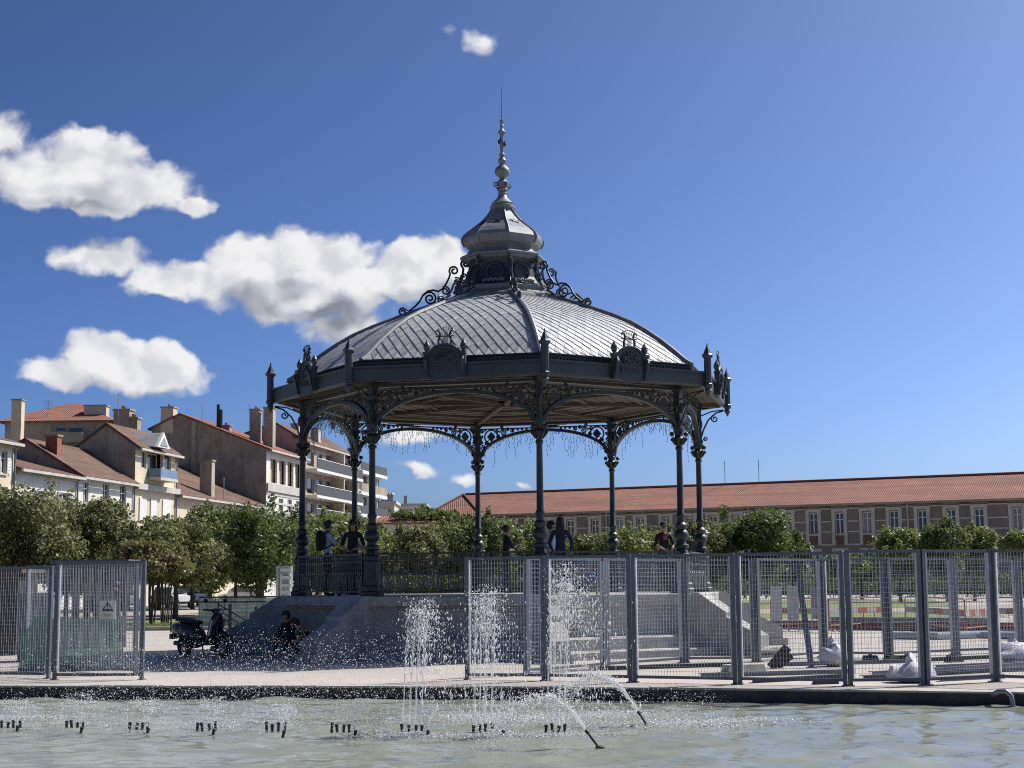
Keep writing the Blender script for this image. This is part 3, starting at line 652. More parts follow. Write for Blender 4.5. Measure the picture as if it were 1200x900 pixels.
M_ROOFB = mat('brown_roof_tiles', (0.21, 0.132, 0.095), (0.16, 0.10, 0.072), 1.3, .9, extra=tiled())
M_ROOFR = mat('red_roof_tiles', (0.33, 0.132, 0.084), (0.265, 0.105, 0.068), 1.3, .9, extra=tiled(dark=(.15, .062, .045), amt=.45))
M_GLASS = mat('dark_window_glass', (0.03, 0.036, 0.042), (0.05, 0.058, 0.065), 1, .08, spec=.8)
M_FRAME = mat('white_window_frame', (0.70, 0.69, 0.66), (0.6, 0.59, 0.56), 4, .6)
M_SHUT = mat('grey_shutter', (0.27, 0.29, 0.32), (0.20, 0.22, 0.245), 3, .7)
M_SHUTW = mat('white_shutter', (0.66, 0.65, 0.62), (0.55, 0.54, 0.52), 3, .7)
M_TRIM = mat('pale_stone_trim', (0.50, 0.475, 0.43), (0.40, 0.38, 0.345), 1.5, .85, extra=stains((.25, .23, .2), .4))
M_BRICK = mat('red_brick', (0.30, 0.11, 0.07), (0.21, 0.075, 0.05), 6, .9)
M_RAILB = mat('smoked_balcony_glass', (0.060, 0.062, 0.065), (0.045, 0.047, 0.05), 2, .6)
M_STEEL = mat('dull_galvanised_steel', (0.30, 0.31, 0.33), (0.20, 0.21, 0.225), 6, .45, metal=.6)

def roof_quad(pts, name, m, parent, th=.18):
    """thick roof slope; uv runs along the eave and up the slope in metres"""
    p = [Vector(x) for x in pts]; n = (p[1] - p[0]).cross(p[-1] - p[0]).normalized(); n = n if n.z > 0 else -n
    b = MB(); i = 0; b.v = [tuple(x) for x in p] + [tuple(x - n * th) for x in p]; k = len(p); b.f = [tuple(range(k)), tuple(reversed(range(k, 2 * k)))] + [(j, j + k, (j + 1) % k + k, (j + 1) % k) for j in range(k)]; b.mi = [0] * (k + 2)
    me = b.mesh(name, m); uv = me.uv_layers.new(name='UVMap'); u = (p[1] - p[0]).normalized(); w = n.cross(u)
    co = [Vector(v.co) for v in me.vertices]
    for l in me.loops: q = co[l.vertex_index] - p[0]; uv.data[l.index].uv = (q.dot(u), q.dot(w))
    return link(name, me, parent)
def facade(mb, u0, u1, z0, z1, opens, depth=.22, y=0.0):
    """wall front in the local plane y with real openings and reveals"""
    us = sorted({u0, u1, *[max(u0, min(u1, o[i])) for o in opens for i in (0, 1)]}); zs = sorted({z0, z1, *[max(z0, min(z1, o[i])) for o in opens for i in (2, 3)]})
    for a, b in zip(us, us[1:]):
        for c, d in zip(zs, zs[1:]):
            m, n = (a + b) / 2, (c + d) / 2
            if any(o[0] < m < o[1] and o[2] < n < o[3] for o in opens): continue
            mb.quad((a, y, c), (b, y, c), (b, y, d), (a, y, d))
    for (a, b, c, d) in [o[:4] for o in opens]:
        e = y + depth; mb.quad((a, y, c), (a, e, c), (a, e, d), (a, y, d)); mb.quad((b, e, c), (b, y, c), (b, y, d), (b, e, d)); mb.quad((a, y, d), (a, e, d), (b, e, d), (b, y, d)); mb.quad((a, e, c), (a, y, c), (b, y, c), (b, e, c))
def window(parent, a, b, c, d, y=0.0, depth=.22, shutters=None, cross=True, sill=True, fr=.07, mglass=None, mframe=None):
    w = MB(); e = y + depth - .05
    for (p, q, r, s) in ((a, a + fr, c, d), (b - fr, b, c, d), (a + fr, b - fr, c, c + fr), (a + fr, b - fr, d - fr, d)): w.box(p, q, e - .05, e, r, s)
    if cross: w.box((a + b) / 2 - fr * .6, (a + b) / 2 + fr * .6, e - .055, e, c + fr, d - fr); w.box(a + fr, b - fr, e - .05, e, c + (d - c) * .68 - fr * .4, c + (d - c) * .68 + fr * .4)
    o = w.build('window', mframe or M_FRAME, parent)
    MB().quad((a, e + .01, c), (b, e + .01, c), (b, e + .01, d), (a, e + .01, d)).build('pane', mglass or M_GLASS, o)
    if sill: MB().box(a - .08, b + .08, y - .1, y + .05, c - .12, c - .003).build('sill', M_TRIM, o)
    if shutters:
        for s in (0, 1):
            x0 = a - (b - a) * .52 if s == 0 else b + .01; x1 = a - .01 if s == 0 else b + (b - a) * .52; g = MB(); g.box(x0, x1, y - .07, y - .02, c - .02, d + .02)
            n = 7
            for i in range(n): zz = c + (d - c) * (i + .5) / n; g.box(x0 + .06, x1 - .06, y - .085, y - .07, zz - .06, zz + .04)
            g.build('shutter', shutters, o)
    return o
def chimney(parent, x, y, z0, z1, w=.9, d=.6, m=None, pots=2):
    o = MB().box(x - w / 2, x + w / 2, y - d / 2, y + d / 2, z0, z1).build('chimney', m or M_CREAM, parent)
    q = MB(); q.box(x - w / 2 - .08, x + w / 2 + .08, y - d / 2 - .08, y + d / 2 + .08, z1 + .003, z1 + .14); q.build('cap', M_BLIND, o)
    for i in range(pots): MB().lathe([(.1, z1 + .15), (.13, z1 + .4), (.1, z1 + .42)], 8, c=(x + (i - (pots - 1) / 2) * .35, y, 0)).build('pot', M_BRICK, o)
def antenna(parent, x, y, z, h=2.2):
    q = MB(); q.tube([(x, y, z), (x, y, z + h)], .035, 5)
    for i in range(4): q.bar((x - .5 + .08 * i, y - .1, z + h - .15 - .22 * i), (x + .5 - .08 * i, y + .1, z + h - .15 - .22 * i), .03)
    q.build('antenna', M_STEEL, parent)

# the street of houses on the left: a line receding to the right
S1 = at(95, 600, 110.0); S2 = at(160, 600, 119.7); S1.z = S2.z = 0
SD = (S2 - S1).normalized(); SROT = math.atan2(SD.y, SD.x); SV = Vector((-SD.y, SD.x, 0))
def st_u(px, py, v=0.0):                 # position along the street seen at a pixel (plane v behind the front line)
    d = ray(px, py); o = Vector((0, 0, CAM_H)) - S1 - SV * v; nrm = SV; t = -(o.dot(nrm)) / d.dot(nrm); p = o + d * t; return p.dot(SD), p.z
def st_v(px, py, u):                     # on the cross wall at u: (distance behind the front line, height)
    d = ray(px, py); o = Vector((0, 0, CAM_H)) - S1 - SD * u; t = -(o.dot(SD)) / d.dot(SD); p = o + d * t; return p.dot(SV), p.z
def rects(lst, u0=0, v=0.0):             # pixel rectangles on the front -> local openings
    out = []
    for (x0, y0, x1, y1) in lst:
        a, zt = st_u(x0, y0, v); b, _ = st_u(x1, y0, v); _, zb = st_u((x0 + x1) / 2, y1, v); out.append((a - u0, b - u0, zb, zt))
    return out
def house(name, label, u0, u1, eave, ridge_v, ridge, depth, mwall, mroof, mside, opens, back=None, shutters=None, over=.45, group=None, extra_open=(), gutter=True, floor2=True, hip=False):
    W_ = u1 - u0; back = eave if back is None else back
    o = thing(name, label, 'house', S1 + SD * u0, SROT, group)
    allo = list(opens) + list(extra_open)
    b = MB(); b.cur = 0; facade(b, 0, W_, 0, eave, allo); b.build('front_wall', mwall, o)
    b = MB()
    for x in (0, W_):
        b.quad((x, .001, 0), (x, depth, 0), (x, depth, back - .05), (x, ridge_v, ridge - .19), (x, .001, eave - .05))
    b.quad((0, depth, 0), (W_, depth, 0), (W_, depth, back), (0, depth, back)); b.build('side_walls', mside, o)
    e = over; sl = (ridge - eave) / ridge_v
    roof_quad([(-.12, -e, eave - e * sl), (W_ + .12, -e, eave - e * sl), (W_ + .12, ridge_v, ridge), (-.12, ridge_v, ridge)], 'roof', mroof, o)
    if depth - ridge_v > .5:
        sl2 = (ridge - back) / (depth - ridge_v); roof_quad([(-.12, depth + e, back - e * sl2), (W_ + .12, depth + e, back - e * sl2), (W_ + .12, ridge_v + .005, ridge - .002), (-.12, ridge_v + .005, ridge - .002)], 'roof', mroof, o)
    if gutter:
        q = MB(); q.box(-.1, W_ + .1, -e - .16, -e + .02, eave - e * sl - .25, eave - e * sl - .07); q.build('gutter', M_TRIM, o)
        q = MB(); q.box(0, W_, -.2, -.003, eave - .5, eave - .22); q.build('cornice', M_TRIM, o)
    for w in opens: window(o, *w, shutters=shutters)
    q = MB(); q.tube([(W_ - .25, -.12, 0), (W_ - .25, -.12, eave - .5), (W_ - .25, -e, eave - e * sl - .2)], .07, 6); q.build('downpipe', M_STEEL, o)
    return o
uu = lambda px, py: st_u(px, py)[0]
zz = lambda px, py: st_u(px, py)[1]
# white house with grey shutters
u18, u92, u158, u207, u312, u357 = uu(18, 560), uu(92, 560), uu(158, 565), uu(207, 560), uu(312, 560), uu(357, 560)
h1 = house('white_house', 'low white house with grey shutters beneath a reddish roof, far left', u18, u92 - .1, zz(60, 552), 5.5, zz(60, 552) + 1.5, 11, M_WHITE, M_ROOFB, M_BLIND, rects([(45, 575, 53, 603), (71, 577, 79, 604)], u18), shutters=M_SHUT)
# narrow cream house at the frame edge
u_30 = uu(-60, 560)
h0 = house('cream_house', 'narrow cream house cut off by the left frame edge', u_30, u18 - .1, zz(18, 517), 4.5, zz(18, 517) + 1.3, 9, M_CREAM, M_ROOFB, M_BLIND, rects([(0, 528, 8, 555), (-25, 524, -17, 552), (0, 570, 8, 598), (-25, 570, -17, 598)], u_30), shutters=M_SHUTW)
# white house with three tall windows
rv, rzz = st_v(30, 513, u92)
h2 = house('white_house', 'white house with three tall windows and brown sloping roof', u92, u158 - .05, zz(94, 553), rv, rzz, rv + 5, M_WHITE, M_ROOFB, M_BLIND, rects([(98, 564, 104, 590), (121, 566, 128, 592), (141, 568, 148, 598)], u92))
for (x0, y0, x1, y1) in [(95, 592, 107, 606), (118, 594, 131, 609), (138, 599, 151, 612)]:
    r = rects([(x0, y0, x1, y1)], u92)[0]; q = MB(); q.box(r[0], r[1], -.55, -.5, r[2], r[3]); q.box(r[0], r[1], -.55, 0, r[2] - .15, r[2]); q.build('balcony', M_TRIM, h2)
v_, z_ = st_v(63, 512, u92 + 1.2); chimney(h2, 1.2, v_, z_ - 2.2, z_, .7, .9, M_BRICK, 0)
# tall narrow house with a loggia
rv, rzz = st_v(125, 495, u158)
ev3 = zz(158, 519)
lo = rects([(166, 528, 172, 549), (173, 529, 191, 560), (193, 531, 201, 554)], u158)
h3 = house('narrow_house', 'tall narrow cream house with a loggia and blue balcony under a small white pediment', u158, u207, ev3, rv, rzz, rv + 4.5, M_CREAM, M_ROOFB, M_BLIND2, [], extra_open=lo, back=zz(158, 519) - 1.5)
for w in lo: window(h3, *w, depth=.6 if w is lo[1] else .22, cross=False, sill=False)
for w in rects([(163, 583, 171, 612), (176, 584, 183, 613), (190, 585, 199, 614)], u158):
    q = MB(); q.box(w[0], w[1], -.08, -.01, w[2], w[3]); q.build('shutter', M_SHUTW, h3)
w = rects([(173, 549, 193, 561)], u158)[0]
q = MB(); q.box(w[0], w[1], -1.1, -1.05, w[2], w[3]); q.box(w[0], w[0] + .05, -1.05, 0, w[2], w[3]); q.box(w[1] - .05, w[1], -1.05, 0, w[2], w[3]); o = q.build('balcony_railing', mat('blue_grey_balcony_panel', (.16, .23, .34), (.12, .18, .27), 2, .5), h3)
MB().box(w[0] - .05, w[1] + .05, -1.15, -.003, w[2] - .22, w[2]).build('balcony_slab', M_TRIM, o)
zc = zz(180, 573); MB().box(-.05, u207 - u158 + .05, -.35, -.003, zc - .2, zc + .25).build('ledge', M_TRIM, h3)
c = st_u(180, 517); x = c[0] - u158; q = MB(); q.extrude([(x - 1.3, ev3 - .1), (x + 1.3, ev3 - .1), (x, ev3 + 1.15)], (0, -.75, 0), (1, 0, 0), (0, 0, 1), (0, .25, 0)); o = q.build('pediment', M_FRAME, h3)
q = MB(); q.extrude([(x - .75, ev3 + .04), (x + .75, ev3 + .04), (x, ev3 + .72)], (0, -.9, 0), (1, 0, 0), (0, 0, 1), (0, .06, 0)); q.build('pediment_panel', M_SHUT, o)
q = MB(); q.hull8([(x - 1.3, -.62, ev3 - .1), (x + 1.3, -.62, ev3 - .1), (x + 1.3, 2.4, ev3 + .1), (x - 1.3, 2.4, ev3 + .1), (x - .02, -.62, ev3 + 1.12), (x + .02, -.62, ev3 + 1.12), (x + .02, 2.4, ev3 + 1.14), (x - .02, 2.4, ev3 + 1.14)]); q.build('pediment_roof', M_ZINC, o)
v_, z_ = st_v(148, 488, u207); chimney(h3, u207 - u158 - .5, v_, z_ - 3, z_ + .4, 1.0, 1.4, M_BLIND, 2); v_, z_ = st_v(160, 492, u207); chimney(h3, u207 - u158 - .5, v_, z_ - 3, z_, .8, .9, M_BLIND, 2)
antenna(h3, u207 - u158 - 1.5, v_ + 1, z_ - .5, 2.6)
# low house with a broad brown roof
h4 = house('low_house', 'low cream house with a broad dark brown roof below a bare party wall', u207 + .05, u312 - .1, zz(270, 586), 9.0, zz(270, 586) + 4.1, 12, M_CREAM, M_ROOFB, M_BLIND, rects([(246, 600, 253, 612), (278, 602, 286, 614)], u207 + .05))
v_, z_ = st_v(243, 541, u207 + 9); chimney(h4, 9, v_, z_ - 3.2, z_, .8, 1.1, M_BLIND2, 0); v_, z_ = st_v(262, 575, u207 + 11); antenna(h4, 11, v_, z_ - 1, 2.2)
# big house with the blind gable
rv, rzz = st_v(211, 484, u312); bv, bz = st_v(178, 500, u312)
lg = rects([(317, 537, 325, 566), (327, 539, 335, 568), (337, 541, 344, 570), (346, 543, 353, 572)], u312)
lw = rects([(316, 582, 321, 602), (327, 584, 332, 603), (337, 585, 342, 604), (347, 587, 351, 606)], u312)
h5 = house('tall_house', 'tall house with a bare brown party wall and a glazed top floor gallery', u312, u357 - .05, zz(313, 524), rv, rzz, bv, M_WHITE, M_ROOFR, M_BLIND, lw, extra_open=lg, back=bz)
for w in lg: window(h5, *w, depth=.5, cross=False, sill=False, mglass=M_OCHRE, fr=.05)
w = lg[0]; MB().box(.1, u357 - u312 - .2, -.18, -.003, w[2] - .9, w[2] - .1).build('gallery_parapet', M_TRIM, h5)
q = MB()                                            # quoin bands on the rusticated floor
zb = lw[0][3] + .6
for i in range(9):
    if i % 2 == 0: q.box(.05, u357 - u312 - .1, -.05, -.003, zb - .42 * (i + 1), zb - .42 * i - .2)
q.build('stone_bands', M_TRIM, h5)
v_, z_ = st_v(196, 478, u312); chimney(h5, .5, v_, z_ - 2.5, z_, 1.1, 1.3, M_CREAM, 1)
for (px, py, w_, d_) in ((265, 500, .8, 1.0), (300, 481, .9, 1.0), (316, 479, .9, 1.0)):
    v_, z_ = st_v(px, py, u312 + 4); chimney(h5, 4, v_, z_ - 4, z_, w_, d_, M_BLIND2, 1)
for px, py in ((256, 474), (259, 480)):
    v_, z_ = st_v(px, py, u312 + 2); q = MB(); q.tube([(2, v_, z_ - 3.2), (2, v_, z_)], .18, 8); q.build('flue_pipe', M_DARK, h5)
v_, z_ = st_v(237, 478, u312 + 1); antenna(h5, 1, v_, z_ - 2, 2.4); v_, z_ = st_v(290, 474, u312 + 4); antenna(h5, 4.6, v_, z_ - 2.5, 2.6)
# party wall chases and patches
q = MB(); v1, zt = st_v(228, 494, u312); q.box(-.25, -.02, v1 - .2, v1 + .2, 0, zt); q.build('wall_chase', M_BLIND2, h5)
# apartment block with balconies
u412, u443 = uu(412, 560), uu(443, 560)
rv, rzz = st_v(322, 494, u357)
ez = zz(357, 515)
op = []
for (y0, y1, dy) in ((528, 546, 9), (559, 578, 8), (588, 606, 6)):
    for (x0, x1) in ((360, 368), (371, 378), (382, 389), (392, 400), (403, 410)): op.append((x0, y0 + (x0 - 357) * dy / 55, x1, y1 + (x0 - 357) * dy / 55))
h6 = house('apartment_block', 'beige apartment block with long white edged balconies behind the left columns', u357, u412, ez, rv, rzz, rv + 6, mat('beige_render', (.42, .345, .255), (.35, .285, .21), .5, .9, extra=stains((.2, .16, .12), .5)), M_ROOFB, mat('mauve_render', (.36, .30, .28), (.30, .25, .235), .5, .9, extra=stains((.2, .16, .15), .5)), [], extra_open=rects(op, u357))
for i, w in enumerate(rects(op, u357)): window(h6, *w, cross=False, sill=False, mframe=M_FRAME if i % 3 else M_CREAM)
for (y0, yb) in ((549, 558), (580, 588), (608, 614)):
    za = zz(357, y0) ; q = MB(); q.box(0, u412 - u357, -1.4, -.003, za - .3, za); o = q.build('balcony_slab', M_FRAME, h6)
    MB().box(.05, u412 - u357 - .05, -1.38, -1.33, za + .003, za + 1.05).build('balcony_panel', M_RAILB, o)
    q = MB(); q.box(.05, u412 - u357 - .05, -1.42, -1.30, za + 1.053, za + 1.12); q.build('handrail', M_FRAME, o)
    for xx in (u412 - u357 - 8, u412 - u357 - 2): MB().box(xx, xx + .3, -1.3, 0, za + .003, za + 2.3).build('divider', M_CREAM, o)
for px, py in ((347, 498), (370, 503)): v_, z_ = st_v(px, py, u357 + 6); chimney(h6, 6, v_, z_ - 1.5, z_, .9, .9, M_TRIM, 0)
# lower end block
ez7 = zz(414, 545)
op = [(x0, y0 + (x0 - 415) * .14, x1, y1 + (x0 - 415) * .14) for (y0, y1) in ((553, 572), (580, 598)) for (x0, x1) in ((416, 421), (425, 430), (434, 438))]
h7 = house('apartment_block', 'pale end block with white balcony edges and flat eaves right of the beige block', u412 + .05, u443, ez7, 6, ez7 + 1.0, 12, M_WHITE, M_ROOFB, M_BLIND2, [], extra_open=rects(op, u412 + .05))
for w in rects(op, u412 + .05): window(h7, *w, cross=False, sill=False)
for y0 in (551, 576, 602):
    za = zz(414, y0); q = MB(); q.box(0, u443 - u412, -1.2, -.003, za - .4, za); o = q.build('balcony_slab', M_FRAME, h7); MB().box(.1, u443 - u412 - .1, -1.18, -1.13, za + .003, za + 1).build('balcony_panel', M_RAILB if y0 != 576 else M_BLIND, o)
# the house behind with the hipped red roof
def hip_house(name, label, px0, px1, pyr, pye, Y, dep, m, mr, opens=(), cat='building', ridge=.35):
    a = at(px0, pye, Y); b = at(px1, pye, Y); o = thing(name, label, cat, (a.x, Y, 0)); w = b.x - a.x; e = a.z; r = at(px0, pyr, Y + dep * .5).z; ov = .6
    loc = [(at(x0, y0, Y).x - a.x, at(x1, y0, Y).x - a.x, at(x0, y1, Y).z, at(x0, y0, Y).z) for (x0, y0, x1, y1) in opens]
    f = MB(); facade(f, 0, w, 0, e, loc); f.build('front_wall', m, o); f = MB(); f.quad((0, 0, 0), (0, dep, 0), (0, dep, e), (0, 0, e)); f.quad((w, 0, 0), (w, dep, 0), (w, dep, e), (w, 0, e)); f.quad((0, dep, 0), (w, dep, 0), (w, dep, e), (0, dep, e)); f.build('side_walls', m, o)
    for q in loc: window(o, *q, cross=False, sill=False)
    c0, c1 = w * ridge, w * (1 - ridge); A, B, C, D_ = (-ov, -ov, e), (w + ov, -ov, e), (w + ov, dep + ov, e), (-ov, dep + ov, e); E_, F_ = (c0, dep / 2, r), (c1, dep / 2, r)
    roof_quad([A, B, F_, E_], 'roof', mr, o); roof_quad([C, D_, E_, F_], 'roof', mr, o); roof_quad([B, C, F_], 'roof', mr, o); roof_quad([D_, A, E_], 'roof', mr, o)
    return o, a, w, e, r
o, a, w, e, r = hip_house('apartment_building', 'grey building with a hipped red roof rising behind the white houses', 6, 128, 474, 494, 150, 11, M_BLIND2, M_ROOFR, [(66, 500, 78, 506), (80, 500, 98, 507), (14, 502, 25, 509), (80, 516, 90, 521)], ridge=.42)
loc = lambda px, py: at(px, py, 150) - Vector((a.x, 150, 0))
q = MB(); p0, p1 = loc(58, 508), loc(101, 508); q.box(p0.x, p1.x, -1.3, -.003, p0.z - 1.0, p0.z); q.build('balcony', M_BLIND2, o)
p0 = loc(107, 474); chimney(o, p0.x, 2, p0.z - 4.5, p0.z, 2.2, 1.2, M_TRIM, 0); p0 = loc(88, 474); chimney(o, p0.x, 5, p0.z - 2.5, p0.z, 1.2, 1.2, M_BLIND, 0); p0 = loc(152, 487)
p0 = loc(33, 474); chimney(o, p0.x, -3, p0.z - 9, p0.z, .95, 1.0, M_CREAM, 0); p0 = loc(53, 470); antenna(o, p0.x, 1, p0.z - 4, 4.2)
# far white buildings under the canopy
o, a, w, e, r = hip_house('low_building', 'low building with long red roof between the trees and far white blocks', 436, 512, 605, 613, 165, 8, M_WHITE, M_ROOFR, ridge=.1)
def flat_block(label, px0, px1, py, Y, m, opens=(), extra=()):
    a = at(px0, py, Y); b = at(px1, py, Y); o = thing('white_building', label, 'building', (a.x, Y, 0)); w = b.x - a.x
    loc = [(at(x0, y0, Y).x - a.x, at(x1, y0, Y).x - a.x, at(x0, y1, Y).z, at(x0, y0, Y).z) for (x0, y0, x1, y1) in opens]
    f = MB(); facade(f, 0, w, 0, a.z, loc); f.build('front_wall', m, o); f = MB(); f.quad((0, 0, 0), (0, 9, 0), (0, 9, a.z), (0, 0, a.z)); f.quad((w, 0, 0), (w, 9, 0), (w, 9, a.z), (w, 0, a.z)); f.build('side_walls', m, o)
    MB().box(-.3, w + .3, -.3, 9, a.z + .003, a.z + .35).build('flat_roof', M_TRIM, o)
    for q in loc: window(o, *q, cross=False, sill=False)
    return o, a
o, a = flat_block('far white flat roofed block with a dark flue pipe', 462, 498, 593, 240, M_WHITE, [(470, 598, 474, 603), (484, 597, 489, 601)])
p = at(474.5, 580, 240) - a; MB().tube([(p.x, 2, a.z), (p.x, 2, a.z + p.z)], .3, 8).build('flue_pipe', M_STEEL, o)
o, a = flat_block('far white block topped by a cluster of roof vents', 444, 462, 590, 225, M_TRIM, [(449, 594, 452, 599), (455, 595, 458, 600)])
for px in (447, 452, 455, 458): p = at(px, 578, 225) - a; MB().lathe([(.28, a.z + .3), (.28, a.z + p.z - .2), (.45, a.z + p.z - .1), (.2, a.z + p.z + .2)], 8, c=(p.x, 2, 0)).build('roof_vent', M_STEEL, o)
# ------------------------------------------------------------------ the long brick barracks on the right
LA = at(541, 640, 177.0); LB = at(1200, 640, 149.0); LA.z = LB.z = 0
LD = (LB - LA).normalized(); LROT = math.atan2(LD.y, LD.x); LV = Vector((-LD.y, LD.x, 0))
def lb_u(px, py):
    d = ray(px, py); o = Vector((0, 0, CAM_H)) - LA; t = -(o.dot(LV)) / d.dot(LV); p = o + d * t; return p.dot(LD), p.z
LEN = lb_u(1290, 600)[0]; EZ = (lb_u(700, 599)[1] + lb_u(1150, 584)[1]) / 2; RZ = EZ + 2.75; DEP = 13.0
M_LBR = mat('grey_brown_brick', (0.225, 0.190, 0.168), (0.175, 0.148, 0.13), .7, .95, extra=stains((.12, .10, .09), .5), bump=.4)
M_LST = mat('grey_stone_dressing', (0.54, 0.515, 0.46), (0.45, 0.425, 0.38), 1.2, .9, extra=stains((.22, .2, .18), .45))
M_RUST = mat('rust_panel', (0.16, 0.09, 0.062), (0.12, 0.068, 0.048), 3, .85)
bar = thing('long_brick_building', 'long brick and stone building with red tiled roof across the right background', 'building', LA, LROT)
xs = [590, 622, 645, 668, 697, 725, 750, 780, 808, 835, 862, 892.5, 922.5, 953, 983.5, 1016, 1047.5, 1080.5, 1114.5, 1147.5, 1192, 1226, 1260]
U = [lb_u(x, 605)[0] for x in xs]; wh = .92
z1, z0 = EZ - .95, EZ - .95 - 2.15; y1, y0 = z0 - 1.9, z0 - 4.2
op = [(u - wh / 2, u + wh / 2, z0, z1) for u in U]; op2 = [(u - wh / 2, u + wh / 2, y0, y1) for u in U]
f = MB(); facade(f, 0, LEN, 0, EZ, op + op2, .3); f.build('front_wall', M_LBR, bar)
f = MB(); f.quad((0, 0, 0), (0, DEP, 0), (0, DEP, EZ), (0, 0, EZ)); f.quad((LEN, 0, 0), (LEN, DEP, 0), (LEN, DEP, EZ), (LEN, 0, EZ)); f.quad((0, DEP, 0), (LEN, DEP, 0), (LEN, DEP, EZ), (0, DEP, EZ)); f.build('side_walls', M_LBR, bar)
for i, w in enumerate(op + op2):
    o = window(bar, *w, depth=.3, sill=False, fr=.10, mglass=M_GLASS if i % 5 else M_SHUT)
    st = MB()
    for s in (w[0] - .34, w[1]): st.box(s, s + .34, -.07, -.003, w[2] - 1.15, w[3] + .1)
    st.box(w[0] - .38, w[1] + .38, -.08, -.003, w[3] + .1, w[3] + .42); st.box(w[0], w[1], -.09, -.003, w[2] - .16, w[2]); st.build('stone_surround', M_LST, o)
    MB().box(w[0] + .003, w[1] - .003, -.03, -.003, w[2] - 1.1, w[2] - .17).build('apron_panel', M_RUST if i < len(op) else M_LBR, o)
edges = [0.0] + U + [LEN]
for i, (a, b) in enumerate(zip(edges, edges[1:])):
    a = a + (wh / 2 + .38 if i else 0); b = b - (wh / 2 + .38 if i < len(edges) - 2 else 0)
    if b - a < .3: continue
    for z, h in ((z1 + .42, .14), (z0 + 1.25, .13), (z0 + .2, .13), (z0 - 1.1, .16), (z0 - 2.0, .16), (z0 - 3.0, .16)):
        MB().box(a, b, -.05, -.003, z - h / 2, z + h / 2).build('stone_band', M_LST, bar)
    q = MB(); nn = max(3, int((b - a) / .3))            # brick dentils under the eave
    for j in range(nn): xx = a + (b - a) * (j + .5) / nn; q.box(xx - .07, xx + .07, -.14, -.003, EZ - .48, EZ - .14)
    q.build('dentils', M_RUST, bar, kind='stuff')
    if i % 6 == 5: q = MB(); q.tube([((a + b) / 2, -.12, 0), ((a + b) / 2, -.12, EZ - .1)], .08, 8); q.build('downpipe', M_LST, bar)
MB().box(0, LEN, -.12, -.003, EZ - .12, EZ - .003).build('cornice', M_LST, bar)
roof_quad([(-.5, -.7, EZ - .05), (LEN + .5, -.7, EZ - .05), (LEN + .5, DEP / 2, RZ), (-3.0, DEP / 2, RZ)], 'roof', M_ROOFR, bar); roof_quad([(LEN + .5, DEP + .7, EZ), (-.5, DEP + .7, EZ), (-3.0, DEP / 2, RZ), (LEN + .5, DEP / 2, RZ)], 'roof', M_ROOFR, bar); roof_quad([(-.5, DEP + .7, EZ), (-.5, -.7, EZ), (-3.0, DEP / 2, RZ)], 'roof', M_ROOFR, bar)
MB().tube([(-3.0, DEP / 2, RZ + .05), (LEN, DEP / 2, RZ + .05)], .14, 8).build('ridge_tiles', M_ROOFR, bar)
MB().box(-.5, LEN + .5, -.85, -.68, EZ - .28, EZ - .06).build('gutter', M_BLIND, bar)
for px in (826, 867): u, _ = lb_u(px, 560); MB().tube([(u, DEP / 2, RZ), (u, DEP / 2, RZ + 2.6)], .035, 5).build('antenna', M_STEEL, bar)
# hipped end pavilion facing the square
pa = at(505, 604, 172.0); pb = at(558, 603, 172.0); o = thing('end_pavilion', 'brick pavilion with hipped red roof at the left end of the long building', 'building', (pa.x, 172.0, 0)); w = pb.x - pa.x; e = pa.z; apx = at(543, 580, 176.0); ax = apx.x - pa.x
loc = [(at(x0, 612, 172).x - pa.x, at(x1, 612, 172).x - pa.x, at(x0, 634, 172).z, at(x0, 613, 172).z) for x0, x1 in ((513, 517), (519, 523), (538, 542), (544, 549))]
f = MB(); facade(f, 0, w, 0, e, loc); f.build('front_wall', M_LST, o); f = MB(); f.quad((0, 0, 0), (0, 12, 0), (0, 12, e), (0, 0, e)); f.quad((w, 0, 0), (w, 12, 0), (w, 12, e), (w, 0, e)); f.build('side_walls', M_LBR, o)
for q in loc: window(o, *q, sill=False, fr=.06)
for x0, x1 in ((506, 511), (526, 535), (551, 556)): p0 = at(x0, 614, 172); p1 = at(x1, 622, 172); MB().box(p0.x - pa.x, p1.x - pa.x, -.04, -.003, p1.z, p0.z).build('brick_panel', M_LBR, o)
A, B, C, D_, E_ = (-.5, -.6, e), (w + .5, -.6, e), (w + .5, 12.6, e), (-.5, 12.6, e), (ax, 4.0, apx.z); E2 = (ax, 9, apx.z)
roof_quad([A, B, E_], 'roof', M_ROOFR, o); roof_quad([B, C, E2, E_], 'roof', M_ROOFR, o); roof_quad([D_, A, E_, E2], 'roof', M_ROOFR, o); roof_quad([C, D_, E2], 'roof', M_ROOFR, o)
for s in (A, B): MB().tube([Vector(s) + Vector((0, 0, .06)), Vector(E_) + Vector((0, 0, .08))], .12, 6).build('hip_tiles', M_ROOFB, o)

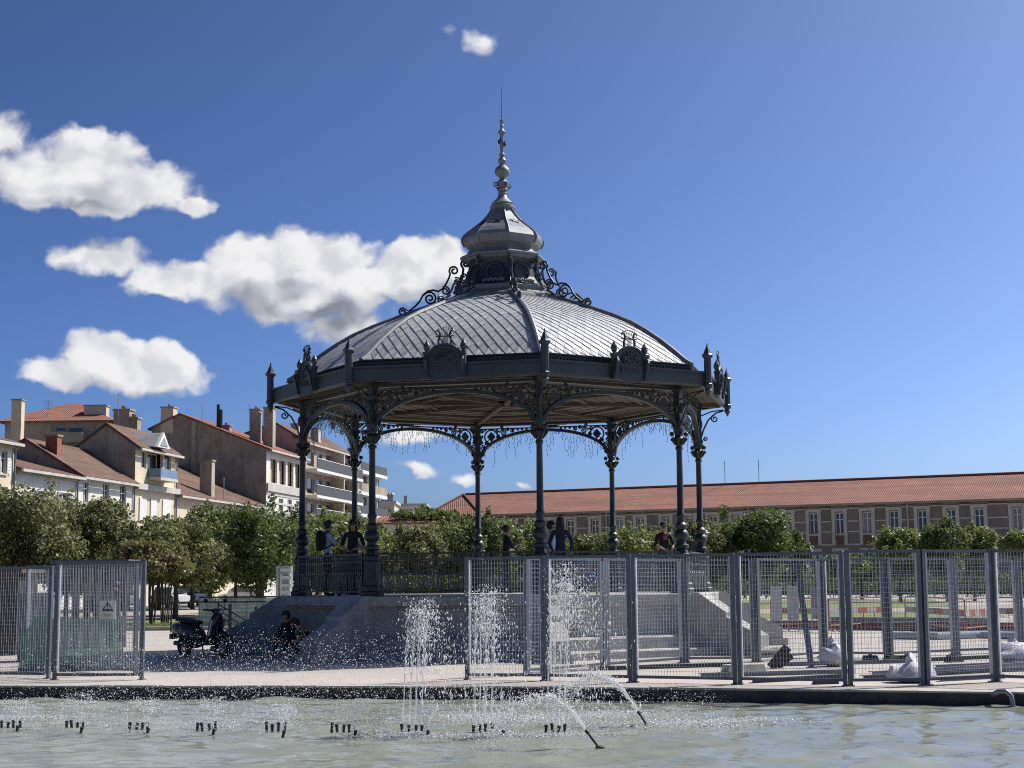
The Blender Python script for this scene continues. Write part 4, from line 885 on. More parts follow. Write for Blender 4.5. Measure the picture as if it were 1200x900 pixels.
# ------------------------------------------------------------------ trees
def leaf_mat(name, c1, c2, c3):
    m = bpy.data.materials.new(name); m.use_nodes = True; nt = m.node_tree; nt.nodes.clear(); N = NT(nt)
    g = N.n('ShaderNodeNewGeometry'); rp = N.n('ShaderNodeValToRGB'); N.link(g.outputs['Random Per Island'], rp.inputs[0]); e = rp.color_ramp.elements
    e[0].color = (*c1, 1); e[1].color = (*c3, 1); x = e.new(.55); x.color = (*c2, 1)
    d = N.n('ShaderNodeBsdfPrincipled'); N.link(rp.outputs[0], d.inputs['Base Color']); d.inputs['Roughness'].default_value = .5; d.inputs['Specular IOR Level'].default_value = .35
    t = N.n('ShaderNodeBsdfTranslucent'); N.link(N.mix(.5, rp.outputs[0], (.16, .20, .03, 1)), t.inputs[0])
    mx = N.n('ShaderNodeMixShader'); mx.inputs[0].default_value = .38; N.link(d.outputs[0], mx.inputs[1]); N.link(t.outputs[0], mx.inputs[2])
    o = N.n('ShaderNodeOutputMaterial'); N.link(mx.outputs[0], o.inputs[0]); return m
M_BARK = mat('bark', (0.085, 0.065, 0.05), (0.045, 0.035, 0.028), 5, .95, bump=.8, bscale=20)
LEAF = {'olive': leaf_mat('olive_leaves', (0.121, 0.129, 0.058), (0.185, 0.188, 0.088), (0.312, 0.299, 0.163)),
        'green': leaf_mat('green_leaves', (0.085, 0.116, 0.044), (0.135, 0.170, 0.065), (0.220, 0.245, 0.104)),
        'red': leaf_mat('reddish_leaves', (0.110, 0.092, 0.046), (0.165, 0.122, 0.062), (0.25, 0.19, 0.10)),
        'dark': leaf_mat('dark_leaves', (0.057, 0.090, 0.034), (0.092, 0.133, 0.047), (0.149, 0.190, 0.072)),
        'light': leaf_mat('light_leaves', (0.135, 0.170, 0.055), (0.213, 0.245, 0.085), (0.355, 0.354, 0.163))}
def leaves(rng, clumps, n, size):
    """leaf faces scattered in and mostly near the surface of overlapping clumps"""
    cl = np.array(clumps); w = (cl[:, 3] * cl[:, 4] * cl[:, 5]) ** .67; pick = rng.choice(len(cl), n, p=w / w.sum())
    d = rng.normal(size=(n, 3)); d /= np.linalg.norm(d, axis=1)[:, None]; r = rng.uniform(0, 1, n) ** .38 * rng.normal(1, .07, n)
    c = cl[pick, :3] + d * r[:, None] * cl[pick, 3:6]
    nr = rng.normal(size=(n, 3)) * .8 + d * .6 + np.array([0, 0, .5]); nr /= np.linalg.norm(nr, axis=1)[:, None]
    t = np.cross(nr, rng.normal(size=(n, 3))); t /= np.linalg.norm(t, axis=1)[:, None]; b = np.cross(nr, t)
    s = size * rng.uniform(.55, 1.35, n)[:, None]; t *= s; b *= s * .55
    V = np.stack([c - t, c - b * 1.0 + nr * s * .12, c + t, c + b * 1.0 + nr * s * .12], 1).reshape(-1, 3); F = np.arange(4 * n).reshape(n, 4)
    return V, F
def tree(name, label, px, py_base, Y, top, crown_w, crown_b, kind, n=5200, size=.13, stems=1, group=None, trunk_r=.13, lean=0.0, cat='tree', seed=None, airy=.0, X=None):
    """top, crown_b: heights in metres; crown_w: crown width in metres"""
    rng = np.random.default_rng(seed if seed is not None else abs(int(px * 7 + Y))); rr = random.Random(int(px * 13 + Y))
    b = at(px, 690, Y); o = thing(name, label, cat, (b.x if X is None else X, Y, 0), group=group); H = top
    tr = MB(); tips = []
    for s in range(stems):
        a = rr.uniform(0, 6.28); k = .12 * crown_w if stems > 1 else .0; base = Vector((.12 * math.cos(a) * (stems > 1), .12 * math.sin(a) * (stems > 1), -.05))
        mid = Vector((k * math.cos(a) + lean, k * math.sin(a), crown_b + .15 * (H - crown_b))); r0 = trunk_r / (1 if stems == 1 else 1.6)
        tr.tube([base, base.lerp(mid, .12) , base.lerp(mid, .5) + Vector((rr.uniform(-.06, .06), rr.uniform(-.06, .06), 0)), mid], [r0 * 1.35, r0, r0 * .86, r0 * .7], 8); tips.append((mid, r0 * .7))
    for (m_, r_) in list(tips):
        for i in range(6 if stems == 1 else 3):
            a = rr.uniform(0, 6.28); e = m_ + Vector((math.cos(a) * crown_w * rr.uniform(.2, .42), math.sin(a) * crown_w * rr.uniform(.2, .42), (H - crown_b) * rr.uniform(.2, .65)))
            tr.tube([m_ - Vector((0, 0, rr.uniform(0, .5))), m_.lerp(e, .5) + Vector((0, 0, .15)), e], [r_ * .6, r_ * .4, r_ * .12], 6)
    tr.build('trunk', M_BARK, o, True)
    cl = []; hc = (H + crown_b) / 2; hh = (H - crown_b) / 2
    for i in range(26):
        u = rr.uniform(-1, 1); a = rr.uniform(0, 6.28); q = math.sqrt(max(0, 1 - u * u)) * rr.uniform(.25, .8); s = rr.uniform(.20, .36)
        cl.append((lean + crown_w / 2 * q * math.cos(a), crown_w / 2 * q * math.sin(a), hc + hh * u * .76, crown_w / 2 * s * 1.25, crown_w / 2 * s * 1.25, hh * s * 1.15))
    for i in range(16):   # shoots that break the outline
        a = rr.uniform(0, 6.28); u = rr.uniform(-.2, 1); q = math.sqrt(max(0, 1 - u * u)) * rr.uniform(.8, 1.02); s = rr.uniform(.06, .13)
        cl.append((lean + crown_w / 2 * q * math.cos(a), crown_w / 2 * q * math.sin(a), hc + hh * (u * .98 + .05), crown_w / 2 * s, crown_w / 2 * s, hh * s * 2.2))
    V, F = leaves(rng, cl, n, size); link('crown', fast_mesh('crown', V, F, LEAF[kind]), o, kind='stuff')
    return o
GL = 'trees along the left side of the square'
left_trees = [  # px, depth, top, width, crown bottom, kind, label
    (-28, 74, 6.0, 5.7, 1.20, 'olive', 'olive green tree cut off by the left frame edge'),
    (30, 71, 6.2, 5.5, 1.30, 'olive', 'pale olive tree with ragged top in front of the grey shuttered house'),
    (88, 78, 5.8, 5.3, 1.20, 'olive', 'low olive green tree in front of the white house with tall windows'),
    (128, 74, 5.5, 4.7, 1.10, 'olive', 'small olive tree below the narrow house with the loggia'),
    (206, 72, 4.8, 5.3, 1.30, 'olive', 'straight trunked olive tree left of the green glass parapet'),
    (247, 80, 5.5, 4.9, 1.20, 'green', 'slim green tree behind the black scooter'),
    (305, 76, 5.6, 6.1, 1.10, 'dark', 'broad dark green tree with forked trunk behind the lift cabin'),
    (352, 88, 5.5, 5.3, 1.20, 'green', 'green tree behind the leftmost iron column'),
    (395, 92, 5.8, 5.5, 1.10, 'light', 'light green tree behind the two people at the railing')]
for (px, Y, top, w, cb, kind, lab) in left_trees: tree('tree', lab, px, 700, Y, top, w, cb, kind, n=13000, size=.105, group=GL, trunk_r=.14 if kind != 'dark' else .24)
tree('small_tree', 'small multi stemmed tree with reddish leaves on the lawn strip', 178, 720, 60, 3.5, 3.2, 1.7, 'red', n=8000, size=.085, stems=5, trunk_r=.06, group=GL)
tree('small_tree', 'bare stemmed shrub tree left of the scooter', 194, 725, 62, 3.3, 2.4, 1.7, 'olive', n=4200, size=.075, stems=6, trunk_r=.05, group=GL)
back_trees = [(-10, 97, 6.2, 'green', 'green tree in the second row at the left frame edge'), (62, 99, 6.4, 'olive', 'olive tree in the second row below the white house with shutters'), (108, 96, 5.4, 'light', 'pale tree in the second row below the three tall windows'), (150, 98, 5.2, 'green', 'green tree in the second row behind the reddish small tree'), (186, 97, 5.4, 'olive', 'olive tree in the second row below the low house'), (226, 99, 5.6, 'light', 'pale second row tree left of the slim green tree'), (276, 101, 6.0, 'olive', 'olive second row tree left of the broad dark tree'), (330, 103, 6.0, 'green', 'green second row tree between the broad dark tree and the column'), (372, 104, 6.3, 'olive', 'olive second row tree behind the person with the backpack'), (418, 106, 6.2, 'green', 'green second row tree behind the second iron column')]
for (px, Y, top, kind, lab) in back_trees: tree('tree', lab, px, 700, Y, top - .2, 5.4, 1.7, kind, n=10000, size=.12, group=GL)
GM = 'row of trees behind the bandstand'
mid = [(446, 95, 5.0, 4.2, 'light', 'light green tree right of the second iron column'), (487, 90, 4.9, 4.2, 'olive', 'rounded olive tree below the far red roof'), (525, 93, 5.3, 4.2, 'light', 'pale green tree below the hipped pavilion'),
       (572, 88, 5.5, 4.4, 'green', 'taller green tree behind the person with the phone'), (612, 95, 5.2, 4.2, 'light', 'light green tree behind the front centre column'), (655, 97, 4.4, 4.4, 'green', 'low green tree behind the long haired person'),
       (700, 95, 4.6, 4.2, 'olive', 'olive tree behind the back right column'), (742, 92, 4.9, 4.2, 'light', 'pale tree beside the person in the black shirt'), (782, 96, 4.8, 4.2, 'olive', 'olive tree between the two right hand columns'), (826, 96, 5.0, 4.0, 'olive', 'grey green tree just right of the outer right column')]
for (px, Y, top, w, kind, lab) in mid: tree('tree', lab, px, 700, Y, top, w, 1.3, kind, n=11000, size=.11, group=GM)
GR = 'trees in front of the long brick building'
for (px, Y, top, w, kind, n, lab) in [(882, 98, 6.1, 6.6, 'dark', 11000, 'big rounded dark green tree right of the bandstand'), (928, 104, 4.2, 3.4, 'green', 3600, 'low green tree tucked beside the big rounded tree'), (1055, 104, 4.8, 4.2, 'light', 4600, 'small round tree in front of the long brick building'),
        (1110, 100, 5.3, 3.2, 'green', 4200, 'upright pointed tree at the right'), (1142, 103, 4.9, 4.4, 'light', 4600, 'rounded light green tree at the right'), (1204, 101, 4.6, 3.6, 'light', 3800, 'light green tree cut off by the right frame edge'), (990, 112, 3.4, 3.6, 'green', 3200, 'low green tree between two taller ones'), (1010, 118, 3.3, 4, 'dark', 3000, 'dark low tree under the brick facade')]:
    tree('tree', lab, px, 700, Y, top, w, 1.4, kind, n=n * 2, size=.115, group=GR)
tree('pine_tree', 'flat topped dark pine beside the hipped pavilion', 497, 640, 168, 9.6, 9, 7.4, 'dark', n=2600, size=.3, cat='tree')
# hedge under the mid row; far right, dark foliage standing in for tree shade
def hedge(label, x0, x1, Y, h, dep, kind, n):
    o = thing('hedge', label, 'hedge', ((x0 + x1) / 2, Y, 0)); rng = np.random.default_rng(int(abs(x0 * 10) + Y)); L = x1 - x0; V = []; c = []
    m = max(4, int(L / .9))
    for i in range(m): c.append(((i + .5) / m * L - L / 2, 0, h * .5, .75, dep * .5, h * rng.uniform(.46, .56)))
    V, F = leaves(rng, c, n, .11); link('foliage', fast_mesh('foliage', V, F, LEAF[kind]), o, kind='stuff')
    q = MB()
    for i in range(m): u = (i + .5) / m * L - L / 2; q.tube([(u, 0, 0), (u + .1, .05, h * .7)], [.04, .015], 5)
    q.build('stems', M_BARK, o, kind='stuff')
hedge('clipped dark hedge running behind the bandstand railing', -9.5, 1.5, 84, 2.0, 1.4, 'dark', 9000)
hedge('long dark leafy band standing in for tree shade before the brick building', 10, 46, 125, 2.1, 1.6, 'dark', 11000)
# grass tufts on the near lawn strip
def tufts(label, x0, x1, y0, y1, n, h):
    rng = np.random.default_rng(5); c = np.stack([rng.uniform(x0, x1, n), rng.uniform(y0, y1, n), np.zeros(n)], 1); a = rng.uniform(0, 6.28, n); w = .03
    dx = np.stack([np.cos(a) * w, np.sin(a) * w, np.zeros(n)], 1); tip = c + np.stack([rng.normal(0, .05, n), rng.normal(0, .05, n), h * rng.uniform(.5, 1.3, n)], 1)
    V = np.stack([c - dx, c + dx, tip], 1).reshape(-1, 3); link('grass', fast_mesh('grass', V, np.arange(3 * n).reshape(n, 3), LEAF['light']), label=label, cat='grass', kind='stuff')
tufts('mown grass on the strip behind the scooter', -19.5, -9, 54.7, 62, 9000, .12)

# ------------------------------------------------------------------ site fences
M_FENCE = mat('blue_grey_fence_steel', (0.135, 0.15, 0.175), (0.10, 0.112, 0.13), 4, .42, metal=.35, bump=.15)
M_WIRE = mat('galvanised_wire', (0.52, 0.54, 0.57), (0.40, 0.42, 0.445), 8, .38, metal=.35)
M_RUBBER = mat('black_rubber', (0.018, 0.018, 0.019), (0.028, 0.027, 0.026), 4, .8)
M_PAPER = mat('white_sign_board', (0.72, 0.72, 0.72), (0.62, 0.62, 0.62), 2, .6)
M_YEL = mat('yellow_print', (0.55, 0.50, 0.06), None, 4, .6)
def fence_panel(label, p0, p1, h=2.0, group=None, wire=.05, post=.06, light_left=False):
    p0, p1 = Vector(p0), Vector(p1); d = p1 - p0; L = d.length; o = thing('mesh_fence_panel', label, 'fence', p0, math.atan2(d.y, d.x), group)
    f = MB(); t = .045
    f.box(post, L - post, -t / 2, t / 2, h - t, h); f.build('top_rail', M_FENCE, o); MB().box(post, L - post, -t / 2, t / 2, .07, .07 + t).build('bottom_rail', M_FENCE, o)
    for x in (0, L - post):
        MB().box(x, x + post, -post / 2, post / 2, .0, h + .005).build('post', M_FENCE, o)
        q = MB(); xx = x + (post + .002 if x == 0 else -.022); q.box(xx, xx + .02, -.03, .03, .12, h - .05); q.build('edge_strip', M_WIRE, o)
    w = MB(); n = max(4, round((L - 2 * post) / wire)); r = .0021
    for i in range(1, n): x = post + (L - 2 * post) * i / n; w.box(x - r, x + r, -r, r, .11, h - .04)
    m = round((h - .15) / .075)
    for i in range(1, m): z = .11 + (h - .15) * i / m; w.box(post, L - post, r, 3 * r, z - r, z + r)
    w.build('wire_mesh', M_WIRE, o, kind='stuff')
    for x in (post / 2, L - post / 2): MB().box(x - .045, x + .045, -.09, .09, .001, .02).build('foot', M_FENCE, o)
    o.rotation_euler.x = random.uniform(-.014, .014); return o
FG = 'site fence panels along the pool'
px_front = [(545, 797), (640, 798), (742, 800), (866, 803), (996, 805), (1087, 804), (1170, 800), (1262, 803)]
labs = ['mesh fence panel with a small white notice, first right of the gap', 'mesh fence panel in front of the long haired person', 'mesh fence panel in front of the person in black shirt', 'mesh fence panel in front of the sloping right buttress', 'wide mesh fence panel before the white rubble sack', 'narrow mesh fence panel before the pile of steel profiles', 'mesh fence panel cut off by the right frame edge']
gp = [gnd(*p) for p in px_front]
gp[3:] = [p + Vector((0, .12, 0)) for p in gp[3:]]
FP = []
for i, lab in enumerate(labs):
    a, b = gp[i], gp[i + 1]; d = (b - a).normalized() * .008; FP.append(fence_panel(lab, a + d, b - d, 2.0 if i < 4 else 2.02, FG))
lf = [gnd(-95, 794), gnd(58, 796), gnd(62, 797), gnd(168, 797)]
LF0 = fence_panel('mesh fence panel at the left frame edge', lf[0], lf[1], 1.93, FG)
LF1 = fence_panel('mesh fence panel carrying the warning sign, left', lf[2], lf[3], 2.0, FG)
LF2 = fence_panel('mesh fence panel folded back behind the warning sign panel', gnd(160, 791), gnd(30, 784), 1.98, FG)
BG = 'second row of site fence panels behind the first'
px_back = [(615, 792), (709, 784), (802, 777), (887, 776), (965, 770), (1042, 771), (1120, 767), (1196, 764), (1275, 762)]
labs = ['rear mesh fence panel nearest the gap, slanting back', 'rear mesh fence panel left of the outer columns', 'rear mesh fence panel over the sloping buttress end', 'rear mesh fence panel beside the leaning post', 'rear mesh fence panel behind the white sack', 'rear mesh fence panel before the lawn', 'rear mesh fence panel before the red barriers at right', 'rear mesh fence panel at the right frame edge']
bp = [gnd(*p) for p in px_back]
for i, lab in enumerate(labs):
    a, b = bp[i], bp[i + 1]; d = (b - a).normalized() * .008; fence_panel(lab, a + d, b - d, 2.0, BG, wire=.09, post=.085)
# warning sign on the left panel
p = at(117, 704, lf[2].y - .07); q_ = at(135.5, 725.5, lf[2].y - .07); sg = thing('warning_sign', 'white warning sign with black triangle wired to the left fence', 'sign', ((p.x + q_.x) / 2, lf[2].y - .075, q_.z)); w, h = q_.x - p.x, p.z - q_.z
MB().box(-w / 2, w / 2, -.005, .005, 0, h).build('board', M_PAPER, sg)
def tri(mb, s, cz, y):
    pts = [(-s, -s * .55), (s, -s * .55), (0, s * 1.15)]; k = .62; inn = [(x * k, z * k + .006) for x, z in pts]
    for i in range(3):
        j = (i + 1) % 3; a, b, c, d = pts[i], pts[j], inn[j], inn[i]; mb.quad(*[(x, y, cz + z) for x, z in (a, b, c, d)])
t = MB(); tri(t, w * .36, h * .62, -.007); t.quad(*[(x, -.008, h * .62 + z) for x, z in ((-.008, .0), (.008, .0), (.01, .06), (-.01, .06))]); t.quad(*[(x, -.008, h * .62 + z) for x, z in ((-.008, -.028), (.008, -.028), (.008, -.012), (-.008, -.012))]); t.build('pictogram', M_DARK, sg)
t = MB()
for i, ww in enumerate((.26, .2, .24)): t.quad((-w * ww, -.007, h * (.24 - .075 * i)), (w * ww, -.007, h * (.24 - .075 * i)), (w * ww, -.007, h * (.28 - .075 * i)), (-w * ww, -.007, h * (.28 - .075 * i)))
t.build('text_lines', M_YEL, sg)
# small notice on the first right panel
a, b = gp[0], gp[1]; dd = (b - a).normalized(); p = a + dd * .30; nt_ = thing('notice', 'small white paper notice tied to the mesh fence', 'sign', (p.x, p.y - .03, 1.06), math.atan2(dd.y, dd.x))
MB().box(0, .155, -.003, .003, 0, .29).build('sheet', M_PAPER, nt_)
t = MB()
for i in range(6): t.box(.02, .135 - .02 * (i % 2), -.0045, -.0035, .05 + .036 * i, .06 + .036 * i)
t.build('text_lines', mat('grey_print', (.45, .45, .45), None, 5, .6), nt_)
# ------------------------------------------------------------------ things behind the left fence
M_GGREEN = None
def glass_mat(name, col, a=.5, rough=.15):
    m = bpy.data.materials.new(name); m.use_nodes = True; nt = m.node_tree; nt.nodes.clear(); N = NT(nt)
    g = N.n('ShaderNodeBsdfPrincipled'); g.inputs['Base Color'].default_value = (*col, 1); g.inputs['Roughness'].default_value = rough
    tc = N.n('ShaderNodeTexCoord'); t = N.n('ShaderNodeBsdfTransparent'); t.inputs[0].default_value = (min(1, col[0] * 2 + .3), min(1, col[1] * 2 + .35), min(1, col[2] * 2 + .32), 1)
    f = N.m('ADD', a - .1, N.m('MULTIPLY', N.noise(tc.outputs['Object'], 3, 5, .6), .2)); mx = N.n('ShaderNodeMixShader'); N.link(f, mx.inputs[0]); N.link(t.outputs[0], mx.inputs[1]); N.link(g.outputs[0], mx.inputs[2])
    o = N.n('ShaderNodeOutputMaterial'); N.link(mx.outputs[0], o.inputs[0]); return m
M_GGREEN = glass_mat('green_tinted_glass', (.17, .27, .235), .58)
M_GGREEN2 = glass_mat('pale_green_glass', (.36, .46, .41), .74)
Yg = 29.5
gp_ = thing('glass_parapet', 'green tinted glass parapet behind the left fence', 'parapet', (at(22, 780, Yg).x, Yg, 0)); x0 = gp_.location.x
edges = [at(px, 780, Yg).x - x0 for px in (22, 40, 75, 108, 143)]; zt = at(80, 724, Yg).z
for i, (a, b) in enumerate(zip(edges, edges[1:])):
    q = MB(); pts = [(a + .01, 0.06), (b - .01, 0.06), (b - .01, zt), (a + .01, zt)] if i else [(a, .06), (b - .01, .06), (b - .01, zt), (a + .02, .62)]
    q.extrude(pts, (0, 0, 0), (1, 0, 0), (0, 0, 1), (0, .02, 0)); q.build('glass_pane', M_GGREEN, gp_)
q = MB(); q.box(edges[0], edges[-1], -.04, .04, 0, .06); q.build('base_rail', M_FENCE, gp_)
for e in edges[1:]: MB().box(e - .012, e + .012, -.02, .02, .06, zt + .02).build('post', M_STEEL, gp_)
# grey cabinet
Yc = 33.0; a = at(22, 698, Yc); b = at(57, 724, Yc); cb = thing('grey_cabinet', 'grey slatted cabinet behind the left fence', 'cabinet', (a.x, Yc, 0)); w = b.x - a.x; M_CAB = mat('grey_cabinet_paint', (.155, .185, .215), (.12, .145, .17), 3, .5)
MB().box(0, w, 0, .7, 0, a.z).build('body', M_CAB, cb)
for i in range(7): z = .15 + (a.z - .25) * i / 7; MB().box(.03, w - .03, -.02, -.002, z, z + (a.z - .25) / 7 - .025).build('slat', M_CAB, cb)
MB().box(w * .62, w * .75, -.03, -.021, .05, a.z).build('brown_strap', mat('brown_strap', (.20, .10, .06), None, 4, .7), cb); MB().box(-.04, w + .04, -.04, .74, a.z + .002, a.z + .06).build('lid', M_CAB, cb)
# dark slatted hut at the edge
Yh = 36.0; a = at(-60, 672, Yh); b = at(22, 672, Yh); hu = thing('slatted_hut', 'dark brown slatted hut at the left frame edge', 'hut', (a.x, Yh, 0)); w = b.x - a.x; M_SLAT = mat('dark_brown_slats', (.075, .062, .055), (.05, .042, .038), 3, .8); H_ = a.z
MB().box(.05, w - .05, .05, 1.6, 0, H_ - .1).build('body', M_DARK, hu)
for i in range(14): x = w * i / 14; MB().box(x + .012, x + w / 14 - .012, 0, .03, .03, H_).build('slat', M_SLAT, hu)
MB().box(-.1, w + .1, -.1, 1.7, H_ + .003, H_ + .09).build('roof', M_SLAT, hu)
# dark metal shelter frame with posts
Ys = 40.0; sh = thing('shelter_frame', 'dark metal shelter frame with upright posts behind the left fence', 'shelter', (at(62, 720, Ys).x, Ys, 0)); x0 = sh.location.x; H_ = 2.15
for px, w in ((64, .12), (77, .10), (88, .16), (101, .16), (112, .14), (128, .16), (146, .08)): x = at(px, 700, Ys).x - x0; MB().box(x - w / 2, x + w / 2, 0, w, 0, H_).build('post', M_DARK, sh)
xa, xb = 0, at(146, 700, Ys).x - x0; MB().box(xa, xb, .02, .08, at(90, 687, Ys).z - .03, at(90, 687, Ys).z + .03).build('cross_rail', M_DARK, sh); MB().box(xa - .1, xb + .1, -.05, 1.2, H_ + .003, H_ + .1).build('roof', M_FENCE, sh)
# green parking parapet, stair rail and lift cabin behind the bandstand steps
Yp = 56.5; a = at(233, 733, Yp); b = at(345, 733, Yp); pp = thing('parking_parapet', 'pale green glass parapet of the stairs behind the scooter', 'parapet', (a.x, Yp, 0)); w = b.x - a.x; zt = at(280, 701, Yp).z
n = 6
for i in range(n): MB().box(w * i / n + .02, w * (i + 1) / n - .02, 0, .03, .08, zt).build('glass_pane', M_GGREEN2, pp)
for i in range(n + 1): MB().box(w * i / n - .018, w * i / n + .018, -.02, .05, 0, zt + .01).build('post', M_STEEL, pp)
MB().box(0, w, -.03, .06, zt + .012, zt + .07).build('top_rail', M_DARK, pp); MB().box(0, w, -.05, .08, 0, .079).build('base', M_COPE, pp)
Yr = 52.0; hr = thing('handrail', 'black stair handrail with sloping bars left of the sloping buttress', 'handrail', (at(200, 735, Yr).x, Yr, 0)); x0 = hr.location.x; q = lambda px, py: at(px, py, Yr) - Vector((x0, Yr, 0))
for p0, p1 in (((200, 706), (312, 705)), ((256, 708), (290, 728)), ((256, 715), (280, 730)), ((256, 721), (272, 731))): MB().bar(q(*p0), q(*p1), .05).build('rail', M_DARK, hr)
for px, py, w_ in ((270, 708, .11), (300, 711, .08), (201, 706, .05), (256, 706, .05)): v = q(px, py); MB().box(v.x - w_ / 2, v.x + w_ / 2, -w_ / 2, w_ / 2, 0, v.z).build('post', M_DARK, hr)
Yl = 50.0; a = at(322, 715, Yl); b = at(341, 715, Yl); lc = thing('lift_cabin', 'slim glass lift cabin with white ladder frame beside the leftmost column', 'lift', (a.x, Yl, 0)); w = b.x - a.x; zt = at(330, 663, Yl).z
MB().box(.02, w - .02, .03, .5, 0, zt).build('glass_box', M_GGREEN2, lc)
for x in (w * .38, w - .05): MB().box(x - .03, x + .03, -.03, .03, 0, zt - .25).build('upright', M_FRAME, lc)
for py in (668, 677, 686, 694, 702): z = at(330, py, Yl).z; MB().box(w * .3, w, -.035, .0, z - .05, z + .05).build('rung', M_FRAME, lc)
MB().box(w * .2, w * .38 - .05, -.06, .06, 0, zt - .15).build('dark_jamb', M_BLIND2, lc)
# ------------------------------------------------------------------ scooter
M_SCO = mat('black_scooter_plastic', (.012, .013, .016), (.02, .02, .024), 5, .28, spec=.6)
M_CHROME = mat('bare_alloy', (.5, .5, .52), (.4, .4, .42), 5, .3, metal=.9)
M_SEAT = mat('black_vinyl_seat', (.014, .014, .015), None, 5, .55)
def make_scooter(loc, rz):
    s = thing('scooter', 'black motor scooter parked in the shade left of the bandstand', 'scooter', loc, rz)
    for x, nm in ((-.62, 'rear_wheel'), (.64, 'front_wheel')):
        r = .235; t = MB(); t.tube([(x + (r - .055) * math.cos(2 * math.pi * i / 24), 0, r + (r - .055) * math.sin(2 * math.pi * i / 24)) for i in range(24)], .056, 10, closed=True); o = t.build(nm, M_RUBBER, s, True)
        m = MB(); m.tube([(x + .13 * math.cos(2 * math.pi * i / 20), 0, r + .13 * math.sin(2 * math.pi * i / 20)) for i in range(20)], .022, 6, closed=True)
        for i in range(5): a = 2 * math.pi * i / 5; m.bar((x, 0, r), (x + .13 * math.cos(a), 0, r + .13 * math.sin(a)), .035)
        m.tube([(x, -.07, r), (x, .07, r)], .035, 10); m.build('rim', M_CHROME, o)
    b = MB(); b.loft([(-.98, 0, .62, .05, .04), (-.9, 0, .62, .14, .12), (-.7, 0, .58, .20, .19), (-.45, 0, .54, .22, .23), (-.2, 0, .50, .20, .22), (-.08, 0, .44, .15, .14), (-.02, 0, .36, .13, .06)], 16).build('rear_body', M_SCO, s, True)
    b = MB(); b.loft([(-.86, 0, .80, .09, .03), (-.75, 0, .815, .13, .05), (-.5, 0, .80, .15, .065), (-.28, 0, .775, .14, .05), (-.12, 0, .75, .10, .035)], 14).build('seat', M_SEAT, s, True)
    b = MB(); b.loft([(-.14, 0, .31, .14, .05), (.1, 0, .295, .16, .04), (.32, 0, .31, .15, .05)], 12, 4).build('floorboard', M_SCO, s, True)
    sec = [(.30, .30, .17, .05), (.36, .45, .185, .055), (.42, .62, .19, .06), (.45, .78, .175, .06), (.47, .90, .12, .06), (.48, .97, .07, .05)]
    b = MB(); base = len(b.v)
    for (x, z, hw, d) in sec:
        for j in range(9): a = -1 + 2 * j / 8; b.v.append((x + .09 * (1 - a * a), a * hw, z))
        for j in range(9): a = 1 - 2 * j / 8; b.v.append((x + .09 * (1 - a * a) - d, a * hw, z))
    for k in range(len(sec) - 1):
        for j in range(18): b.f.append((k * 18 + j, k * 18 + (j + 1) % 18, (k + 1) * 18 + (j + 1) % 18, (k + 1) * 18 + j)); b.mi.append(0)
    b.f += [tuple(range(18)), tuple(range(5 * 18, 6 * 18))]; b.mi += [0, 0]; sh_ = b.build('front_shield', M_SCO, s, True)
    for sg in (-1, 1): b = MB(); b.extrude([(.36, .47), (.42, .50), (.50, .82), (.45, .80)], (0, sg * .165, 0), (1, 0, 0), (0, 0, 1), (0, .05, 0)); b.build('sheen_panel', mat('sky_sheen', (.42, .46, .52), None, 3, .25, metal=.5), sh_)  # silver-blue plates carry the shield's sky reflection in their colour
    b = MB(); b.tube([(.64 + .275 * math.cos(a), 0, .235 + .275 * math.sin(a)) for a in [R(20 + 14 * i) for i in range(11)]], [.05 + .035 * math.sin(math.pi * i / 10) for i in range(11)], 10).build('front_fender', M_SCO, s, True)
    b = MB(); b.tube([(.64, -.08, .235), (.53, -.08, .6), (.47, 0, .9)], .022, 8); b.tube([(.64, .08, .235), (.53, .08, .6), (.47, 0, .9)], .022, 8); b.build('fork', M_SCO, s)
    b = MB(); b.loft([(.34, 0, .99, .07, .04), (.42, 0, 1.01, .14, .06), (.52, 0, 1.0, .12, .07), (.58, 0, .985, .07, .05)], 12).build('handlebar_cowl', M_SCO, s, True)
    b = MB(); b.tube([(.36, -.34, 1.04), (.42, -.2, 1.03), (.44, 0, 1.02), (.42, .2, 1.03), (.36, .34, 1.04)], .018, 8).build('handlebar', M_SEAT, s)
    b = MB(); b.ball((.575, 0, .985), .03, .075, .045).build('headlight', M_FRAME, s, True)
    for sg in (-1, 1):
        b = MB(); b.tube([(.40, sg * .24, 1.04), (.38, sg * .27, 1.20)], .008, 6); b.ball((.38, sg * .28, 1.24), .02, .065, .045); b.build('mirror', M_SCO, s, True)
    b = MB(); b.ball((-.97, 0, .60), .03, .07, .04).build('tail_light', M_BRICK, s, True); b = MB(); b.box(-1.05, -.98, -.09, .09, .38, .50); b.box(-.99, -.92, -.06, .06, .40, .56); b.build('number_plate_holder', M_SCO, s)
    b = MB(); b.loft([(-.8, -.13, .30, .05, .05), (-.55, -.14, .29, .06, .06), (-.2, -.12, .27, .04, .04)], 10).build('silencer', M_SCO, s, True); b = MB(); b.loft([(-.7, .1, .26, .06, .09), (-.35, .1, .28, .07, .1), (-.1, .06, .3, .06, .07)], 10).build('engine', M_SEAT, s, True)
    b = MB(); b.bar((-.15, .1, .28), (-.22, .2, .01), .025); b.bar((-.15, -.1, .28), (-.22, -.2, .01), .025); b.build('stand', M_CHROME, s)
sp = gnd(238, 770); make_scooter((sp.x, sp.y, 0), R(-38))
